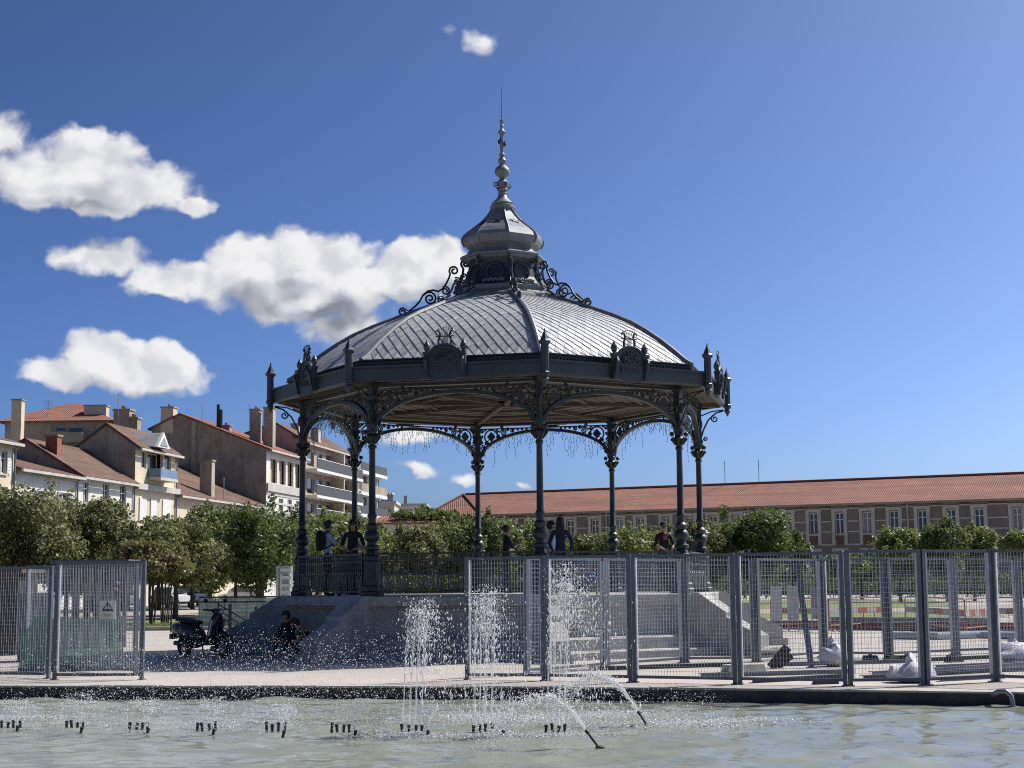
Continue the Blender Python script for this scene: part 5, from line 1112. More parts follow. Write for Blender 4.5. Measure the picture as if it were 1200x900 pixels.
# ------------------------------------------------------------------ cars
def make_car(label, px, Y, col, rz, dz=0):
    m = mat('car_paint_' + label.split()[0], col, tuple(c * .92 for c in col), 2, .25, spec=.7); p = at(px, 700, Y); c = thing('parked_car', label, 'car', (p.x, Y, 0), rz, 'cars parked behind the trees')
    b = MB(); b.loft([(-2.0, 0, .62, .60, .22), (-1.9, 0, .62, .82, .33), (-1.2, 0, .60, .86, .36), (.4, 0, .60, .87, .36), (1.4, 0, .56, .84, .30), (1.95, 0, .5, .72, .2), (2.03, 0, .48, .55, .12)], 18, 4).build('body', m, c, True)
    b = MB(); b.loft([(-1.85, 0, .98, .62, .06), (-1.45, 0, 1.2, .66, .26), (-.6, 0, 1.24, .68, .27), (.3, 0, 1.18, .66, .24), (1.05, 0, .92, .64, .05)], 16, 4).build('cabin', m, c, True)
    for s in (-1, 1):
        for x0, x1 in ((-1.4, -.72), (-.62, .08), (.15, .7)):
            q = MB(); zt0 = 1.4 if x0 < 0 else 1.33; zt1 = 1.42 if x1 < .1 else 1.12; q.quad((x0, s * .69, 1.0), (x1, s * .69, 1.0), (x1, s * .675, zt1), (x0, s * .675, zt0)); q.build('window', M_GLASS, c)
        for x in (-1.28, 1.22):
            t = MB(); t.tube([(x, s * .72, .31), (x, s * .9, .31)], .31, 18); o = t.build('wheel', M_RUBBER, c); MB().tube([(x, s * .89, .31), (x, s * .91, .31)], .19, 14).build('rim', M_CHROME, o)
        MB().ball((1.92, s * .55, .62), .09, .16, .08).build('headlight', M_FRAME, c, True); MB().ball((-1.93, s * .6, .75), .05, .12, .14).build('tail_light', M_BRICK, c, True)
    q = MB(); q.quad((.42, -.56, 1.38), (.42, .56, 1.38), (1.08, .6, .97), (1.08, -.6, .97)); q.build('windscreen', M_GLASS, c); q = MB(); q.quad((-1.5, -.56, 1.4), (-1.5, .56, 1.4), (-1.9, .58, 1.02), (-1.9, -.58, 1.02)); q.build('rear_window', M_GLASS, c)
sr = SROT
make_car('white hatchback parked beyond the broad dark tree', 284, 132, (.75, .75, .74), R(165)); make_car('dark blue car parked behind the straight trunked tree', 228, 112, (.03, .045, .075), sr); make_car('silver car partly hidden left of the dark blue car', 202, 104, (.5, .52, .54), sr)
make_car('white car glimpsed through the bandstand railing', 455, 118, (.75, .75, .74), R(10)); make_car('grey car behind the left fence', 140, 100, (.2, .21, .22), sr)
# ------------------------------------------------------------------ red barriers on the square
M_RED = mat('red_barrier_tube', (.38, .095, .045), (.30, .075, .038), 4, .5); M_REDW = mat('white_barrier_plate', (.45, .42, .40), None, 3, .6)
def make_barrier(label, a, b):
    a, b = Vector(a), Vector(b); d = b - a; L = d.length; o = thing('crowd_barrier', label, 'barrier', a, math.atan2(d.y, d.x), 'red barriers across the square'); f = MB(); r = .1
    pts = [(0, 0, .04), (0, 0, 1.0 - r), (r * .3, 0, 1.0 - r * .3), (r, 0, 1.0), (L - r, 0, 1.0), (L - r * .3, 0, 1.0 - r * .3), (L, 0, 1.0 - r), (L, 0, .04)]; f.tube(pts, .022, 8); f.tube([(0, 0, .2), (L, 0, .2)], .02, 8); f.build('frame', M_RED, o)
    for i in range(1, 5): MB().tube([(L * i / 5, 0, .2), (L * i / 5, 0, .52)], .012, 6).build('bar', M_RED, o)
    for i in range(6): MB().box(L * i / 6 + .003, L * (i + 1) / 6 - .003, -.012, .012, .52, .70).build('plate', M_RED if i % 2 else M_REDW, o)
    for x in (.15, L - .15): f = MB(); f.tube([(x, -.28, .02), (x, 0, .12), (x, .28, .02)], .018, 6); f.build('foot', M_RED, o)
bl = [gnd(904, 738), gnd(972, 741), gnd(1038, 737), gnd(1062, 736.5), gnd(1132, 745), gnd(1166, 741), gnd(1255, 743)]
for (i, j), lab in zip(((0, 1), (1, 2), (3, 4), (4, 5), (5, 6)), ('red and white barrier just right of the sloping buttress', 'red barrier before the lawn', 'red barrier in the middle of the sandy square', 'short red barrier set at an angle', 'red barrier at the right frame edge')): make_barrier(lab, bl[i], bl[j])
# long beams lying behind
M_RBROWN = mat('red_brown_primer', (.17, .06, .045), (.12, .045, .035), 3, .7)
def beam_on_ground(name, label, pa, pb, w, h, m, group=None, z0=0.001, cat='beam'):
    pa, pb = Vector(pa), Vector(pb); d = pb - pa; o = thing(name, label, cat, (pa.x, pa.y, z0), math.atan2(d.y, d.x), group); L = d.length
    MB().box(0, L, -w / 2, -w / 2 + .012, 0, h).build('web', m, o); MB().box(0, L, -w / 2 + .013, w / 2, 0, .012).build('flange', m, o); MB().box(0, L, -w / 2 + .013, w / 2, h - .012, h).build('flange', m, o)
beam_on_ground('steel_beam', 'long red brown steel beam lying behind the red barriers', gnd(905, 737), gnd(1192, 741), .3, .28, M_RBROWN); beam_on_ground('steel_beam', 'long dark steel beam lying before the lawn', gnd(975, 731), gnd(1165, 733), .25, .24, M_FENCE)
# blue grey hose of sheeting on the ground
q = thing('plastic_pipe', 'pale blue pipe lying on the sand behind the fences', 'pipe', gnd(1040, 749)); a = q.location; MB().tube([Vector((0, 0, .1)), gnd(1100, 750) - a + Vector((0, .1, .1)), gnd(1150, 748) - a + Vector((0, 0, .1)), gnd(1240, 751) - a + Vector((0, 0, .1))], .1, 10).build('tube', mat('pale_blue_plastic', (.36, .45, .50), None, 3, .5), q, True)
# white info panels and post on the lawn edge
for i, (px, lab) in enumerate(((911, 'white board standing left of the leaning post'), (934, 'white board standing behind the leaning post'), (966, 'white framed board standing right of the leaning post'))):
    p = at(px, 740, 47.0); o = thing('info_board', lab, 'board', (p.x, 47.0 + i * .5, 0)); MB().box(-.17, .17, -.02, .02, .35, at(px, 687, 47).z).build('panel', mat('grey_board', (.46, .46, .48), (.38, .38, .40), 3, .7) if i < 2 else M_SHUT, o); 
    for s in (-1, 1): MB().box(s * .15 - .02, s * .15 + .02, .021, .06, 0, 1.2).build('leg', M_STEEL, o)
# ------------------------------------------------------------------ between the two fences: rubble sacks, profiles, timber
M_SACK = mat('white_woven_sack', (.62, .60, .66), (.48, .47, .53), 5, .8, bump=.6)
def sack(label, px, py, r, h, seed):
    rr = random.Random(seed); p = gnd(px, py); o = thing('rubble_sack', label, 'sack', (p.x, p.y, 0), rr.uniform(0, 3), 'white rubble sacks'); b = MB(); b.ball((0, 0, h * .48), r, r * .8, h * .5, 16, 10)
    vs = []
    for (x, y, z) in b.v:
        k = 1 + .12 * math.sin(5 * x / r + seed) * math.sin(4 * z / h + seed) + .08 * math.sin(9 * y / r + z * 12); t = z / h; q = 1.12 if t < .35 else 1 - .55 * max(0, t - .55); z2 = max(.002, z); vs.append((x * k * q, y * k * q, z2 + (.05 * math.sin(6 * x / r + seed) if t > .5 else 0)))
    b.v = vs; b.build('bag', M_SACK, o, True); t = MB(); t.tube([(0, 0, h * .9), (.03, .02, h * 1.05), (-.04, .05, h * 1.18)], [.10, .05, .09], 9); t.build('neck', M_SACK, o, True)
sack('upright white rubble sack beside the leaning post', 977, 781, .28, .42, 1); sack('slumped white rubble sack just behind the front fence', 1068, 800, .34, .33, 2); sack('white rubble sack at the right frame edge', 1190, 776, .45, .36, 4)
p = gnd(951, 783); lp = thing('leaning_post', 'dark steel post leaning to the left between the fences', 'post', p); q = at(934, 660, p.y + .3) - p; MB().bar((0, 0, 0), q, .10, .06).build('shaft', M_FENCE, lp); MB().box(-.09, .09, -.07, .07, .001, .02).build('base_plate', M_FENCE, lp)
PG = 'steel profiles lying between the fences'
labs = ['long dark profile behind the front fence, nearest the water', 'long dark profile second from the water at right', 'long dark profile crossing the right pile', 'dark profile lying at the back of the right pile', 'short dark profile at the foot of the right pile', 'long profile in front of the plank', 'dark profile lying below the right columns', 'dark profile under the white sack', 'slender profile at the far right edge', 'dark flat profile nearest the right post']
for i, (a, b) in enumerate((((1010, 797), (1195, 786)), ((1020, 792), (1200, 781)), ((1095, 784), (1240, 778)), ((1090, 775), (1180, 771)), ((1100, 799), (1175, 795)), ((820, 794), (1000, 789)), ((690, 786), (860, 781)), ((905, 781), (1060, 777)), ((1120, 789), (1260, 785)), ((880, 801), (990, 795)))):
    beam_on_ground('steel_profile', labs[i], gnd(*a) + Vector((0, 0, 0)), gnd(*b), .09, .07, M_FENCE if i % 3 else M_DARK, PG, z0=.002 + .0)
a, b = gnd(848, 788), gnd(892, 786); o = thing('stone_block', 'long pale stone block lying in front of the right buttress', 'block', a, math.atan2(b.y - a.y, b.x - a.x)); L = (b - a).length; q = MB(); q.hull8([(0, -.14, 0), (L, -.14, 0), (L, .14, 0), (.05, .14, 0), (.02, -.12, .13), (L - .02, -.12, .12), (L - .03, .12, .12), (.06, .12, .13)]); q.build('block', M_STONE, o)
p = gnd(905, 783); o = thing('black_post_base', 'black tilted post base leaning up beside the right buttress', 'post base', p, R(5)); q = MB(); q.bar((-.02, 0, .02), (.30, .05, .36), .17, .12); q.build('shaft', M_DARK, o); q = MB(); q.bar((.10, .0, .02), (.36, .0, .22), .10, .1); q.build('foot', M_DARK, o)
p = gnd(906, 768); o = thing('rubble_stone', 'pale broken slab lying at the foot of the right buttress', 'stone', p); q = MB(); q.ball((0, 0, .08), .42, .3, .11, 9, 5, .12); q.build('slab', M_STONE, o)
# fence blocks behind
for i, px in enumerate((1020, 1063, 1118, 1045)):
    p = gnd(px, 776); o = thing('concrete_foot', ['dark fence weight left of the slumped sack', 'dark fence weight behind the slumped sack', 'dark fence weight under the right rear panel', 'small dark fence weight on the sand'][i], 'weight', p, .2 * i, 'dark fence weights'); q = MB(); q.hull8([(-.16, -.1, 0), (.16, -.1, 0), (.16, .1, 0), (-.16, .1, 0), (-.12, -.07, .13), (.12, -.07, .13), (.12, .07, .13), (-.12, .07, .13)]); q.build('block', M_RUBBER, o); MB().box(-.035, .035, -.03, .03, .131, .16).build('socket', M_FENCE, o)
p = gnd(965 - 30, 806); o = thing('wood_offcut', 'dark wooden offcut by the foot of the front fence', 'timber', gnd(967, 802), .3); q = MB(); q.hull8([(-.2, -.06, 0), (.2, -.07, 0), (.2, .07, 0), (-.2, .06, 0), (-.16, -.05, .1), (.2, -.06, .06), (.19, .06, .06), (-.16, .05, .1)]); q.build('offcut', M_SLAT, o)
# overflow pipe over the pool edge
pe_ = at(1184, 830, edge_y(7.3) - .05); o = thing('overflow_pipe', 'bent steel overflow pipe hanging over the pool edge at the right', 'pipe', (pe_.x, edge_y(pe_.x), 0)); r = .1
q = MB(); q.tube([(-.16, .1, -.06), (-.16, -.02, -.02), (-.12, -.09, .02), (-.03, -.14, .03), (.03, -.17, -.03), (.045, -.18, -.12), (.045, -.18, -.2)], .036, 10, cap=False); q.build('pipe', M_STEEL, o, True); q = MB(); q.tube([(.045, -.18, -.16), (.045, -.18, -.19)], .045, 12); q.build('lip', M_STEEL, o)
# ------------------------------------------------------------------ icicle light strings under the eaves
M_CORD = mat('light_string_cord', (.10, .14, .18), None, 4, .5); M_BULB = mat('unlit_led_bulb', (.25, .33, .38), None, 4, .3)
for k, lab in ((6, 'icicle light string hanging in the left bay of the bandstand'), (5, 'icicle light string hanging in the far left bay'), (4, 'icicle light string hanging in the back left bay'), (3, 'icicle light string hanging in the back centre bay'), (2, 'icicle light string hanging in the back right bay'), (1, 'icicle light string hanging in the narrow right bay')):
    rr = random.Random(k); o = thing('icicle_lights', lab, 'light string', bs_world(45 * k + 22.5, CR * C8 - .12, 0), BROT + R(45 * k + 22.5), 'icicle light strings'); c = MB(); d = MB(); n = 40; last = None
    for i in range(n):
        u = -HB * .86 + 2 * HB * .86 * i / (n - 1); z = ell(u) - .03; h = rr.choice((.08, .12, .2, .3, .3, .45, .6)) * rr.uniform(.8, 1.15); pts = [(u + rr.uniform(-.03, .03), rr.uniform(-.01, .01), z - h * j / 5) for j in range(6)]; c.tube(pts, .004, 4)
        for j in range(1, 6): d.ball((pts[j][0] + rr.uniform(-.012, .012), pts[j][1], pts[j][2]), .011, .011, .02, 5, 4)
        if last: c.tube([last, (u, 0, z)], .007, 4)
        last = (u, 0, z)
    c.build('cord', M_CORD, o); d.build('bulbs', M_BULB, o, kind='stuff')

# ------------------------------------------------------------------ people
M_SKIN = mat('skin', (.42, .25, .17), (.37, .21, .14), 8, .5); M_HAIRD = mat('dark_hair', (.018, .013, .010), (.03, .022, .016), 20, .6, bump=.5, bscale=80)
M_BLACKC = mat('black_cloth', (.014, .014, .017), (.022, .022, .026), 8, .9, bump=.3); M_NAVY = mat('navy_cloth', (.022, .03, .055), (.03, .04, .07), 8, .9, bump=.3); M_LBLUE = mat('pale_blue_cloth', (.40, .50, .56), (.34, .43, .5), 6, .9, bump=.3)
M_JEAN = mat('blue_denim', (.06, .085, .16), (.045, .065, .12), 8, .9, bump=.3); M_WHITEC = mat('pale_cloth', (.55, .58, .60), None, 6, .9); M_SHOE = mat('dark_shoe', (.03, .028, .027), None, 6, .7); M_BLUEC = mat('bright_blue_cloth', (.06, .20, .52), None, 6, .85)
def camo(N, v, c, p):
    return N.mix(N.step(N.noise(v, 12, 2, .5), .48, .52), c, (.30, .24, .13, 1))
M_CAMO = mat('patterned_cloth', (.05, .06, .035), (.10, .085, .045), 9, .9, extra=camo)
def person(label, loc, heading, top, bottom, pose='stand', hair='short', h=1.72, arms=None, head_turn=0.0, shoes=None, hairmat=None, sleeves='short', spread=.1, bend=0.0, drop=0.0):
    """one skinned body from a joint skeleton; x right, y forward, z up"""
    k = h / 1.72; V = []; E_ = []; Rd = []; Z = []
    def vtx(p, r, par=None, zone='top'):
        V.append(Vector(p) * k); Rd.append((r if isinstance(r, tuple) else (r, r))); 
        if par is not None: E_.append((par, len(V) - 1)); Z.append(zone)
        return len(V) - 1
    sit = pose == 'sit'; hz = .93 if not sit else .12; by = bend
    tilt = lambda z, f=0: (0, by * z + f, z * math.sqrt(max(.1, 1 - by * by)))
    def up(x, f, z): y = by * z + f; return (x, y, hz + z * math.sqrt(max(.1, 1 - by * by)))
    pel = vtx((0, 0, hz), (.135, .105)); wa = vtx(up(0, 0, .17), (.125, .095), pel); ch = vtx(up(0, .01, .36), (.15, .11), wa); sh = vtx(up(0, 0, .49), (.11, .085), ch); nk = vtx(up(0, .01, .56), .052, sh, 'skin')
    hd0 = vtx(up(0, .025, .635), (.068, .078), nk, 'skin'); hd1 = vtx(up(0, .02, .70), (.080, .095), hd0, 'skin'); hd2 = vtx(up(0, .012, .765), (.066, .078), hd1, 'skin')
    vtx(up(0, .135, .665), .013, hd0, 'skin')
    for s in (-1, 1): vtx(up(s * .092, .0, .675), .015, hd1, 'skin')
    arms = arms or {}
    for s, side in ((-1, 'l'), (1, 'r')):
        A = arms.get(side, ((s * .25, 0, .22), (s * .27, .08, -.03)))
        s0 = vtx(up(s * .165, 0, .47), .062, sh); el = vtx(up(*A[0]), .043, s0, 'top'); fo = vtx(up(*[(a + b) / 2 for a, b in zip(*A)]), .040, el, 'skin' if sleeves == 'short' else 'top'); wr = vtx(up(*A[1]), .027, fo, 'skin' if sleeves == 'short' else 'top')
        d = (V[wr] / k - V[el] / k); d.normalize(); sd_ = Vector((0, 0, 1)).cross(d); sd_ = sd_.normalized() if sd_.length > .1 else Vector((1, 0, 0)); pr = sd_.cross(d).normalized()
        pa = vtx(V[wr] / k + d * .055, (.034, .018), wr, 'skin'); kn = vtx(V[pa] / k + d * .03, (.036, .016), pa, 'skin')
        for i, (o_, ln) in enumerate(((-.030, .06), (-.010, .072), (.010, .066), (.029, .05))):
            f1 = vtx(V[kn] / k + d * ln * .5 + sd_ * o_, .0085, kn, 'skin'); vtx(V[f1] / k + d * ln * .42 - pr * ln * .3, .0075, f1, 'skin')
        t1 = vtx(V[pa] / k + sd_ * (-s * .035) + d * .005, .010, pa, 'skin'); vtx(V[t1] / k + d * .03 + sd_ * (-s * .012), .0085, t1, 'skin')
    for s in (-1, 1):
        hp = vtx((s * .085, 0, hz - .06 if not sit else hz), .095, pel, 'bottom')
        if sit: kn_ = vtx((s * .15, .36, hz + .27), .066, hp, 'bottom'); an = vtx((s * .14, .46, .085 - drop), .043, kn_, 'bottom'); toe = (s * .15, .62, .035 - drop)
        else: kn_ = vtx((s * (.09 + spread * .3), .02, .49), .062, hp, 'bottom'); an = vtx((s * (.09 + spread * .6), -.02, .085), .042, kn_, 'bottom'); toe = (s * (.11 + spread * .7), .14, .035)
        hl = vtx((V[an].x / k, V[an].y / k + .0, V[an].z / k - .045), .040, an, 'shoe'); vtx(toe, .034, hl, 'shoe')
    me = bpy.data.meshes.new('skeleton'); me.from_pydata([tuple(v) for v in V], E_, []); ob = bpy.data.objects.new('skeleton', me); COL.objects.link(ob); md = ob.modifiers.new('skin', 'SKIN'); md.use_smooth_shade = True; md.branch_smoothing = .4
    for i, sv in enumerate(me.skin_vertices[0].data): sv.radius = (Rd[i][0] * k, Rd[i][1] * k); sv.use_root = (i == 0)
    sub = ob.modifiers.new('sub', 'SUBSURF'); sub.levels = 2; sub.render_levels = 2
    dg = bpy.context.evaluated_depsgraph_get(); ev = ob.evaluated_get(dg); bm_ = bpy.data.meshes.new_from_object(ev); bpy.data.objects.remove(ob); bm_.name = 'body'
    A0 = np.array([V[a] for a, b in E_]); B0 = np.array([V[b] for a, b in E_]); AB = B0 - A0; LL = (AB ** 2).sum(1); n = len(bm_.polygons); C = np.empty(n * 3); bm_.polygons.foreach_get('center', C); C = C.reshape(-1, 3)
    t = np.clip(((C[:, None] - A0[None]) * AB[None]).sum(2) / LL[None], 0, 1); rad = np.array([(Rd[a][0] + Rd[b][0]) / 2 for a, b in E_]); D = np.linalg.norm(C[:, None] - (A0 + t[..., None] * AB), axis=2) / rad[None]; seg = D.argmin(1)
    zi = {'skin': 0, 'top': 1, 'bottom': 2, 'shoe': 3}; bm_.materials.clear()
    for m in (M_SKIN, top, bottom, shoes or M_SHOE): bm_.materials.append(m)
    bm_.polygons.foreach_set('material_index', np.array([zi[Z[s]] for s in seg], dtype=np.int32)); bm_.polygons.foreach_set('use_smooth', [True] * n)
    o = link('person', bm_, None, label, 'person', loc=loc, rz=heading)
    hc = V[hd1]; q = MB(); rr = random.Random(len(label)); c = (hc.x, hc.y - .012, hc.z + .022)
    if hair == 'cap':
        q.ball((hc.x, hc.y, hc.z + .035), .096, .112, .092, 14, 9); q.hull8([(hc.x - .07, hc.y + .08, hc.z + .035), (hc.x + .07, hc.y + .08, hc.z + .035), (hc.x + .05, hc.y + .19, hc.z + .02), (hc.x - .05, hc.y + .19, hc.z + .02), (hc.x - .07, hc.y + .08, hc.z + .05), (hc.x + .07, hc.y + .08, hc.z + .05), (hc.x + .05, hc.y + .19, hc.z + .03), (hc.x - .05, hc.y + .19, hc.z + .03)]); q.v = [(x, y, max(z, hc.z + .02)) for x, y, z in q.v]; q.build('cap', hairmat or M_BLACKC, o, True)
    else:
        q.ball(c, .098, .112, .105, 16, 10, .05, rr); lowf = hc.z + .045; lowb = hc.z - (.07 if hair == 'short' else .04); vs = []
        for (x, y, z) in q.v:
            lim = lowf if y > hc.y + .03 else (lowb if hair == 'short' else hc.z - .30); f = max(z, lim)
            if hair == 'long' and y <= hc.y + .03 and z < hc.z - .02: w = min(1, (hc.z - .02 - z) / .08); f = z - .25 * w; x = hc.x + (x - hc.x) * (1 + .9 * w) + math.copysign(.035 * w, x - hc.x); y = hc.y - .05 - .05 * w + (y - hc.y) * .6
            vs.append((x, y, f))
        q.v = vs; q.build('hair', hairmat or M_HAIRD, o, True)
    for s in (-1, 1): MB().ball((hc.x + s * .033, hc.y + .088, hc.z - .012), .011, .008, .008, 8, 6).build('eye', M_DARK, o, True)
    return o
def stand_at(px, Y, z): p = at(px, 650, Y); return (p.x, Y, z)
def thing_on(name, label, cat, ob, off, rz=0):
    m = ob.matrix_basis @ Vector(off); return thing(name, label, cat, m, ob.rotation_euler.z + rz)
face = lambda deg: R(180 + deg)                       # 0 = looking at the camera, positive turns to the picture's right
# two people at the left railing
pA = person('person in a pale t-shirt and dark trousers wearing a backpack, at the left railing', stand_at(384, 35.6, PZ), R(-70), M_LBLUE, M_BLACKC, arms={'l': ((-.20, .15, .24), (-.05, .28, .40)), 'r': ((.22, .16, .25), (.06, .28, .40))}, h=1.70)
bp_ = thing_on('backpack', 'black backpack on the back of the person in the pale t-shirt', 'backpack', pA, (0, -.10, 1.14)); q = MB(); q.loft([(-.13, 0, .12, .02, .10), (-.11, -.08, .12, .07, .2), (0, -.09, .12, .10, .24), (.11, -.08, .12, .07, .2), (.13, 0, .12, .02, .10)], 14, 3).build('bag', M_BLACKC, bp_, True)
q = MB()
for s in (-1, 1): q.tube([(s * .09, -.02, .28), (s * .12, .08, .34), (s * .13, .2, .24), (s * .12, .2, .05), (s * .1, .02, -.06)], .016, 6)
q.build('straps', M_BLACKC, bp_)
pB = person('person with dark hair and sunglasses in black shirt and blue jeans at the left railing', stand_at(413.5, 35.0, PZ), face(0), M_BLACKC, M_JEAN, hair='long', arms={'l': ((-.26, .04, .20), (-.06, .20, .13)), 'r': ((.26, .04, .20), (.08, .22, .10))}, h=1.70, spread=.3)
sgl = thing_on('sunglasses', 'black sunglasses worn by the dark haired person', 'glasses', pB, (0, .105, 1.60)); q = MB(); q.box(-.065, -.008, -.01, .01, -.005, .035); q.box(.008, .065, -.01, .01, -.005, .035); q.box(-.008, .008, -.005, .005, .02, .028); q.build('frame', M_DARK, sgl)
# two people crouching on the plinth between the buttresses
def on_plinth(a, r, z): return bs_world(a, r, z)
p1 = person('person with dark hair sitting on the plinth, bent forward, nearest the sloping wall', on_plinth(-62.5, 5.72, .165), R(150), M_BLACKC, M_NAVY, pose='sit', bend=.35, drop=.1, h=1.62, arms={'l': ((-.2, .22, .2), (-.05, .36, .12)), 'r': ((.2, .22, .2), (.05, .36, .12))})
p2 = person('person in a patterned shirt sitting on the plinth leaning forward', on_plinth(-51, 5.85, .165), R(105), M_CAMO, M_BLACKC, pose='sit', bend=.72, drop=.1, h=1.70, arms={'l': ((-.2, .25, .2), (-.08, .40, .15)), 'r': ((.2, .25, .2), (.08, .40, .15))})
# people on the platform to the right
pC = person('person in dark clothes looking at a phone, left of the front centre column', stand_at(593, 39.5, PZ), R(-75), M_BLACKC, M_NAVY, arms={'l': ((-.18, .14, .22), (-.04, .30, .30)), 'r': ((.18, .14, .22), (.04, .30, .30))}, h=1.70)
ph = thing_on('phone', 'small dark phone held by the person in dark clothes', 'phone', pC, (0, .39, 1.24)); MB().box(-.035, .035, -.005, .005, 0, .14).build('case', M_DARK, ph); MB().box(-.031, .031, -.008, -.0052, .008, .132).build('screen', M_GLASS, ph)
pD = person('person in a pale shirt half hidden behind the front centre column', stand_at(646, 35.2, PZ), face(70), M_LBLUE, M_JEAN, h=1.62)
pE = person('person with long dark hair in a dark blue jacket, seen from behind', stand_at(657, 33.8, PZ), R(-10), M_NAVY, M_BLACKC, hair='long', sleeves='long', h=1.66, arms={'l': ((-.27, .06, .22), (-.2, .22, .05)), 'r': ((.27, .06, .22), (.2, .22, .05))})
pF = person('person in a black shirt with red print and black cap looking down', stand_at(778, 37.6, PZ), face(15), M_BLACKC, M_JEAN, hair='cap', h=1.68, arms={'l': ((-.24, .1, .22), (-.1, .3, .12)), 'r': ((.24, .1, .22), (.1, .3, .12))})
o = MB(); o.extrude([(-.05, 0), (.05, 0), (.06, .07), (-.04, .08)], (0, .125, 1.27), (1, 0, 0), (0, 0, 1), (0, .012, 0)); o.build('shirt_print', M_RED, pF)
pG = person('person in grey bent over the railing by the right columns', stand_at(812, 38.4, PZ), face(40), mat('grey_cloth', (.10, .105, .12), None, 7, .9), M_NAVY, bend=.55, h=1.6, hairmat=M_WHITEC, hair='cap')
pH = person('small seated person in bright blue behind the railing', stand_at(689, 34.6, PZ), face(-20), M_BLUEC, M_JEAN, pose='sit', h=1.32, hair='cap', hairmat=M_BLUEC)
pI = person('person in dark clothes standing behind the left fence near the shelter', (at(136, 700, 44).x, 44, 0), face(-10), M_BLACKC, M_NAVY, h=1.68, hair='short')

# ------------------------------------------------------------------ fountain
def drop_mat(name, a, tr):
    m = bpy.data.materials.new(name); m.use_nodes = True; nt = m.node_tree; nt.nodes.clear(); N = NT(nt)
    d = N.n('ShaderNodeBsdfPrincipled'); d.inputs['Base Color'].default_value = (a, a, a * 1.02, 1); d.inputs['Roughness'].default_value = .15; d.inputs['Specular IOR Level'].default_value = 1.0
    t = N.n('ShaderNodeBsdfTranslucent'); t.inputs[0].default_value = (a, a, a, 1); mx = N.n('ShaderNodeMixShader'); mx.inputs[0].default_value = .45; N.link(d.outputs[0], mx.inputs[1]); N.link(t.outputs[0], mx.inputs[2])
    tp = N.n('ShaderNodeBsdfTransparent'); m2 = N.n('ShaderNodeMixShader'); m2.inputs[0].default_value = tr; N.link(mx.outputs[0], m2.inputs[1]); N.link(tp.outputs[0], m2.inputs[2]); o = N.n('ShaderNodeOutputMaterial'); N.link(m2.outputs[0], o.inputs[0]); return m
M_DROP = drop_mat('white_water_drops', .88, .2); M_FOAM = drop_mat('foam', .85, .15); M_STREAM = drop_mat('thin_water_stream', .8, .55); M_MIST = drop_mat('fine_drops', .85, .2)
M_NOZ = mat('black_nozzle', (.012, .012, .012), (.03, .028, .024), 9, .5)
rg = np.random.default_rng(11)
nx = [13, 88, 163, 242, 323, 400, 483, 566, 651]; ny = [854, 854, 855, 856, 857, 857, 858, 858, 859]
NZ = [gnd(x, y, WATER_Z) for x, y in zip(nx, ny)]
nm = ['leftmost', 'second', 'third', 'fourth', 'fifth', 'sixth', 'seventh', 'eighth', 'ninth']
noz = MB(); noz.lathe([(.017, -.08), (.017, .07), (.022, .075), (.022, .10), (.012, .105)], 10); NOZM = noz.mesh('nozzle', M_NOZ, True)
def set_stuff(mesh_name, pts, sizes, m, parent=None, stretch=None, **kw):
    V, F = droplets(pts, np.minimum(sizes, .0105), stretch); return link(mesh_name, fast_mesh(mesh_name, V, F, m), parent, kind='stuff', **kw)
for i, p in enumerate(NZ):
    o = thing('nozzle_cluster', f'{nm[i]} cluster of short black fountain nozzles from the left', 'fountain nozzle', p, group='black nozzle clusters in a row')
    for j in range(4): c = link('nozzle', NOZM, o, loc=(-.11 + .072 * j + rg.uniform(-.01, .01), rg.uniform(-.03, .03), rg.uniform(-.02, .012))); c.rotation_euler = (rg.uniform(-.1, .1), rg.uniform(-.14, .14), 0)
def jet(label, p, height, vx, n, nstream=4, spread=.05, top_spread=.22, rise=.55):
    """a rising bundle of thin streams that breaks into drops and falls back"""
    o = thing('water_jet', label, 'water jet', p, group='water jets of the fountain'); g = 9.81; v0 = math.sqrt(2 * g * height); T = 2 * v0 / g; st = MB()
    for j in range(nstream * 3):
        x0 = (-.11 + .072 * (j % 4) if nstream == 4 else 0) + rg.normal(0, .006); th = rise * T * rg.uniform(.55, 1.0) * (1.0 if j < nstream else .8); dv = rg.normal(0, .05); pts = []; dy = rg.normal(0, .05); up_ = rg.uniform(.86, 1.0)
        for q in range(14): t = th * q / 13; pts.append((x0 + (vx + dv) * t + rg.normal(0, .003), dy * t + rg.normal(0, .003), .1 + (v0 * t - .5 * g * t * t) * up_))
        st.tube(pts, [max(.0012, (.0042 - .0002 * q) * (1 + .5 * math.sin(q * 2.3 + j))) for q in range(14)], 5)
    st.build('stream', M_STREAM, o, True)
    t = np.where(rg.uniform(size=n) < .42, rg.uniform(.10, .55, n), rg.uniform(.38, 1.0, n)) * T; x0 = rg.choice([-.11, -.04, .03, .1], n) if nstream == 4 else np.zeros(n)
    fr = t / T; sp = np.clip(fr - .28, 0, 1); hs = np.where(fr > .36, rg.uniform(.55, 1.04, n) ** .7, 1.0); X = x0 + vx * t * (1 + 1.2 * sp) + rg.normal(0, 1, n) * (.012 + spread * fr + top_spread * sp); Yq = rg.normal(0, 1, n) * (.012 + spread * fr + top_spread * sp); Zq = .1 + (v0 * t - .5 * g * t * t) * hs + rg.normal(0, .05, n) * sp
    s = rg.lognormal(math.log(.0029), .55, n); keep = Zq > 0; stv = np.stack([np.ones(n), np.ones(n), 1 + 4.5 * np.abs(1 - 2 * t / T)], 1)
    set_stuff('drops', np.stack([X, Yq, Zq], 1)[keep], s[keep], M_DROP, o, stv[keep])
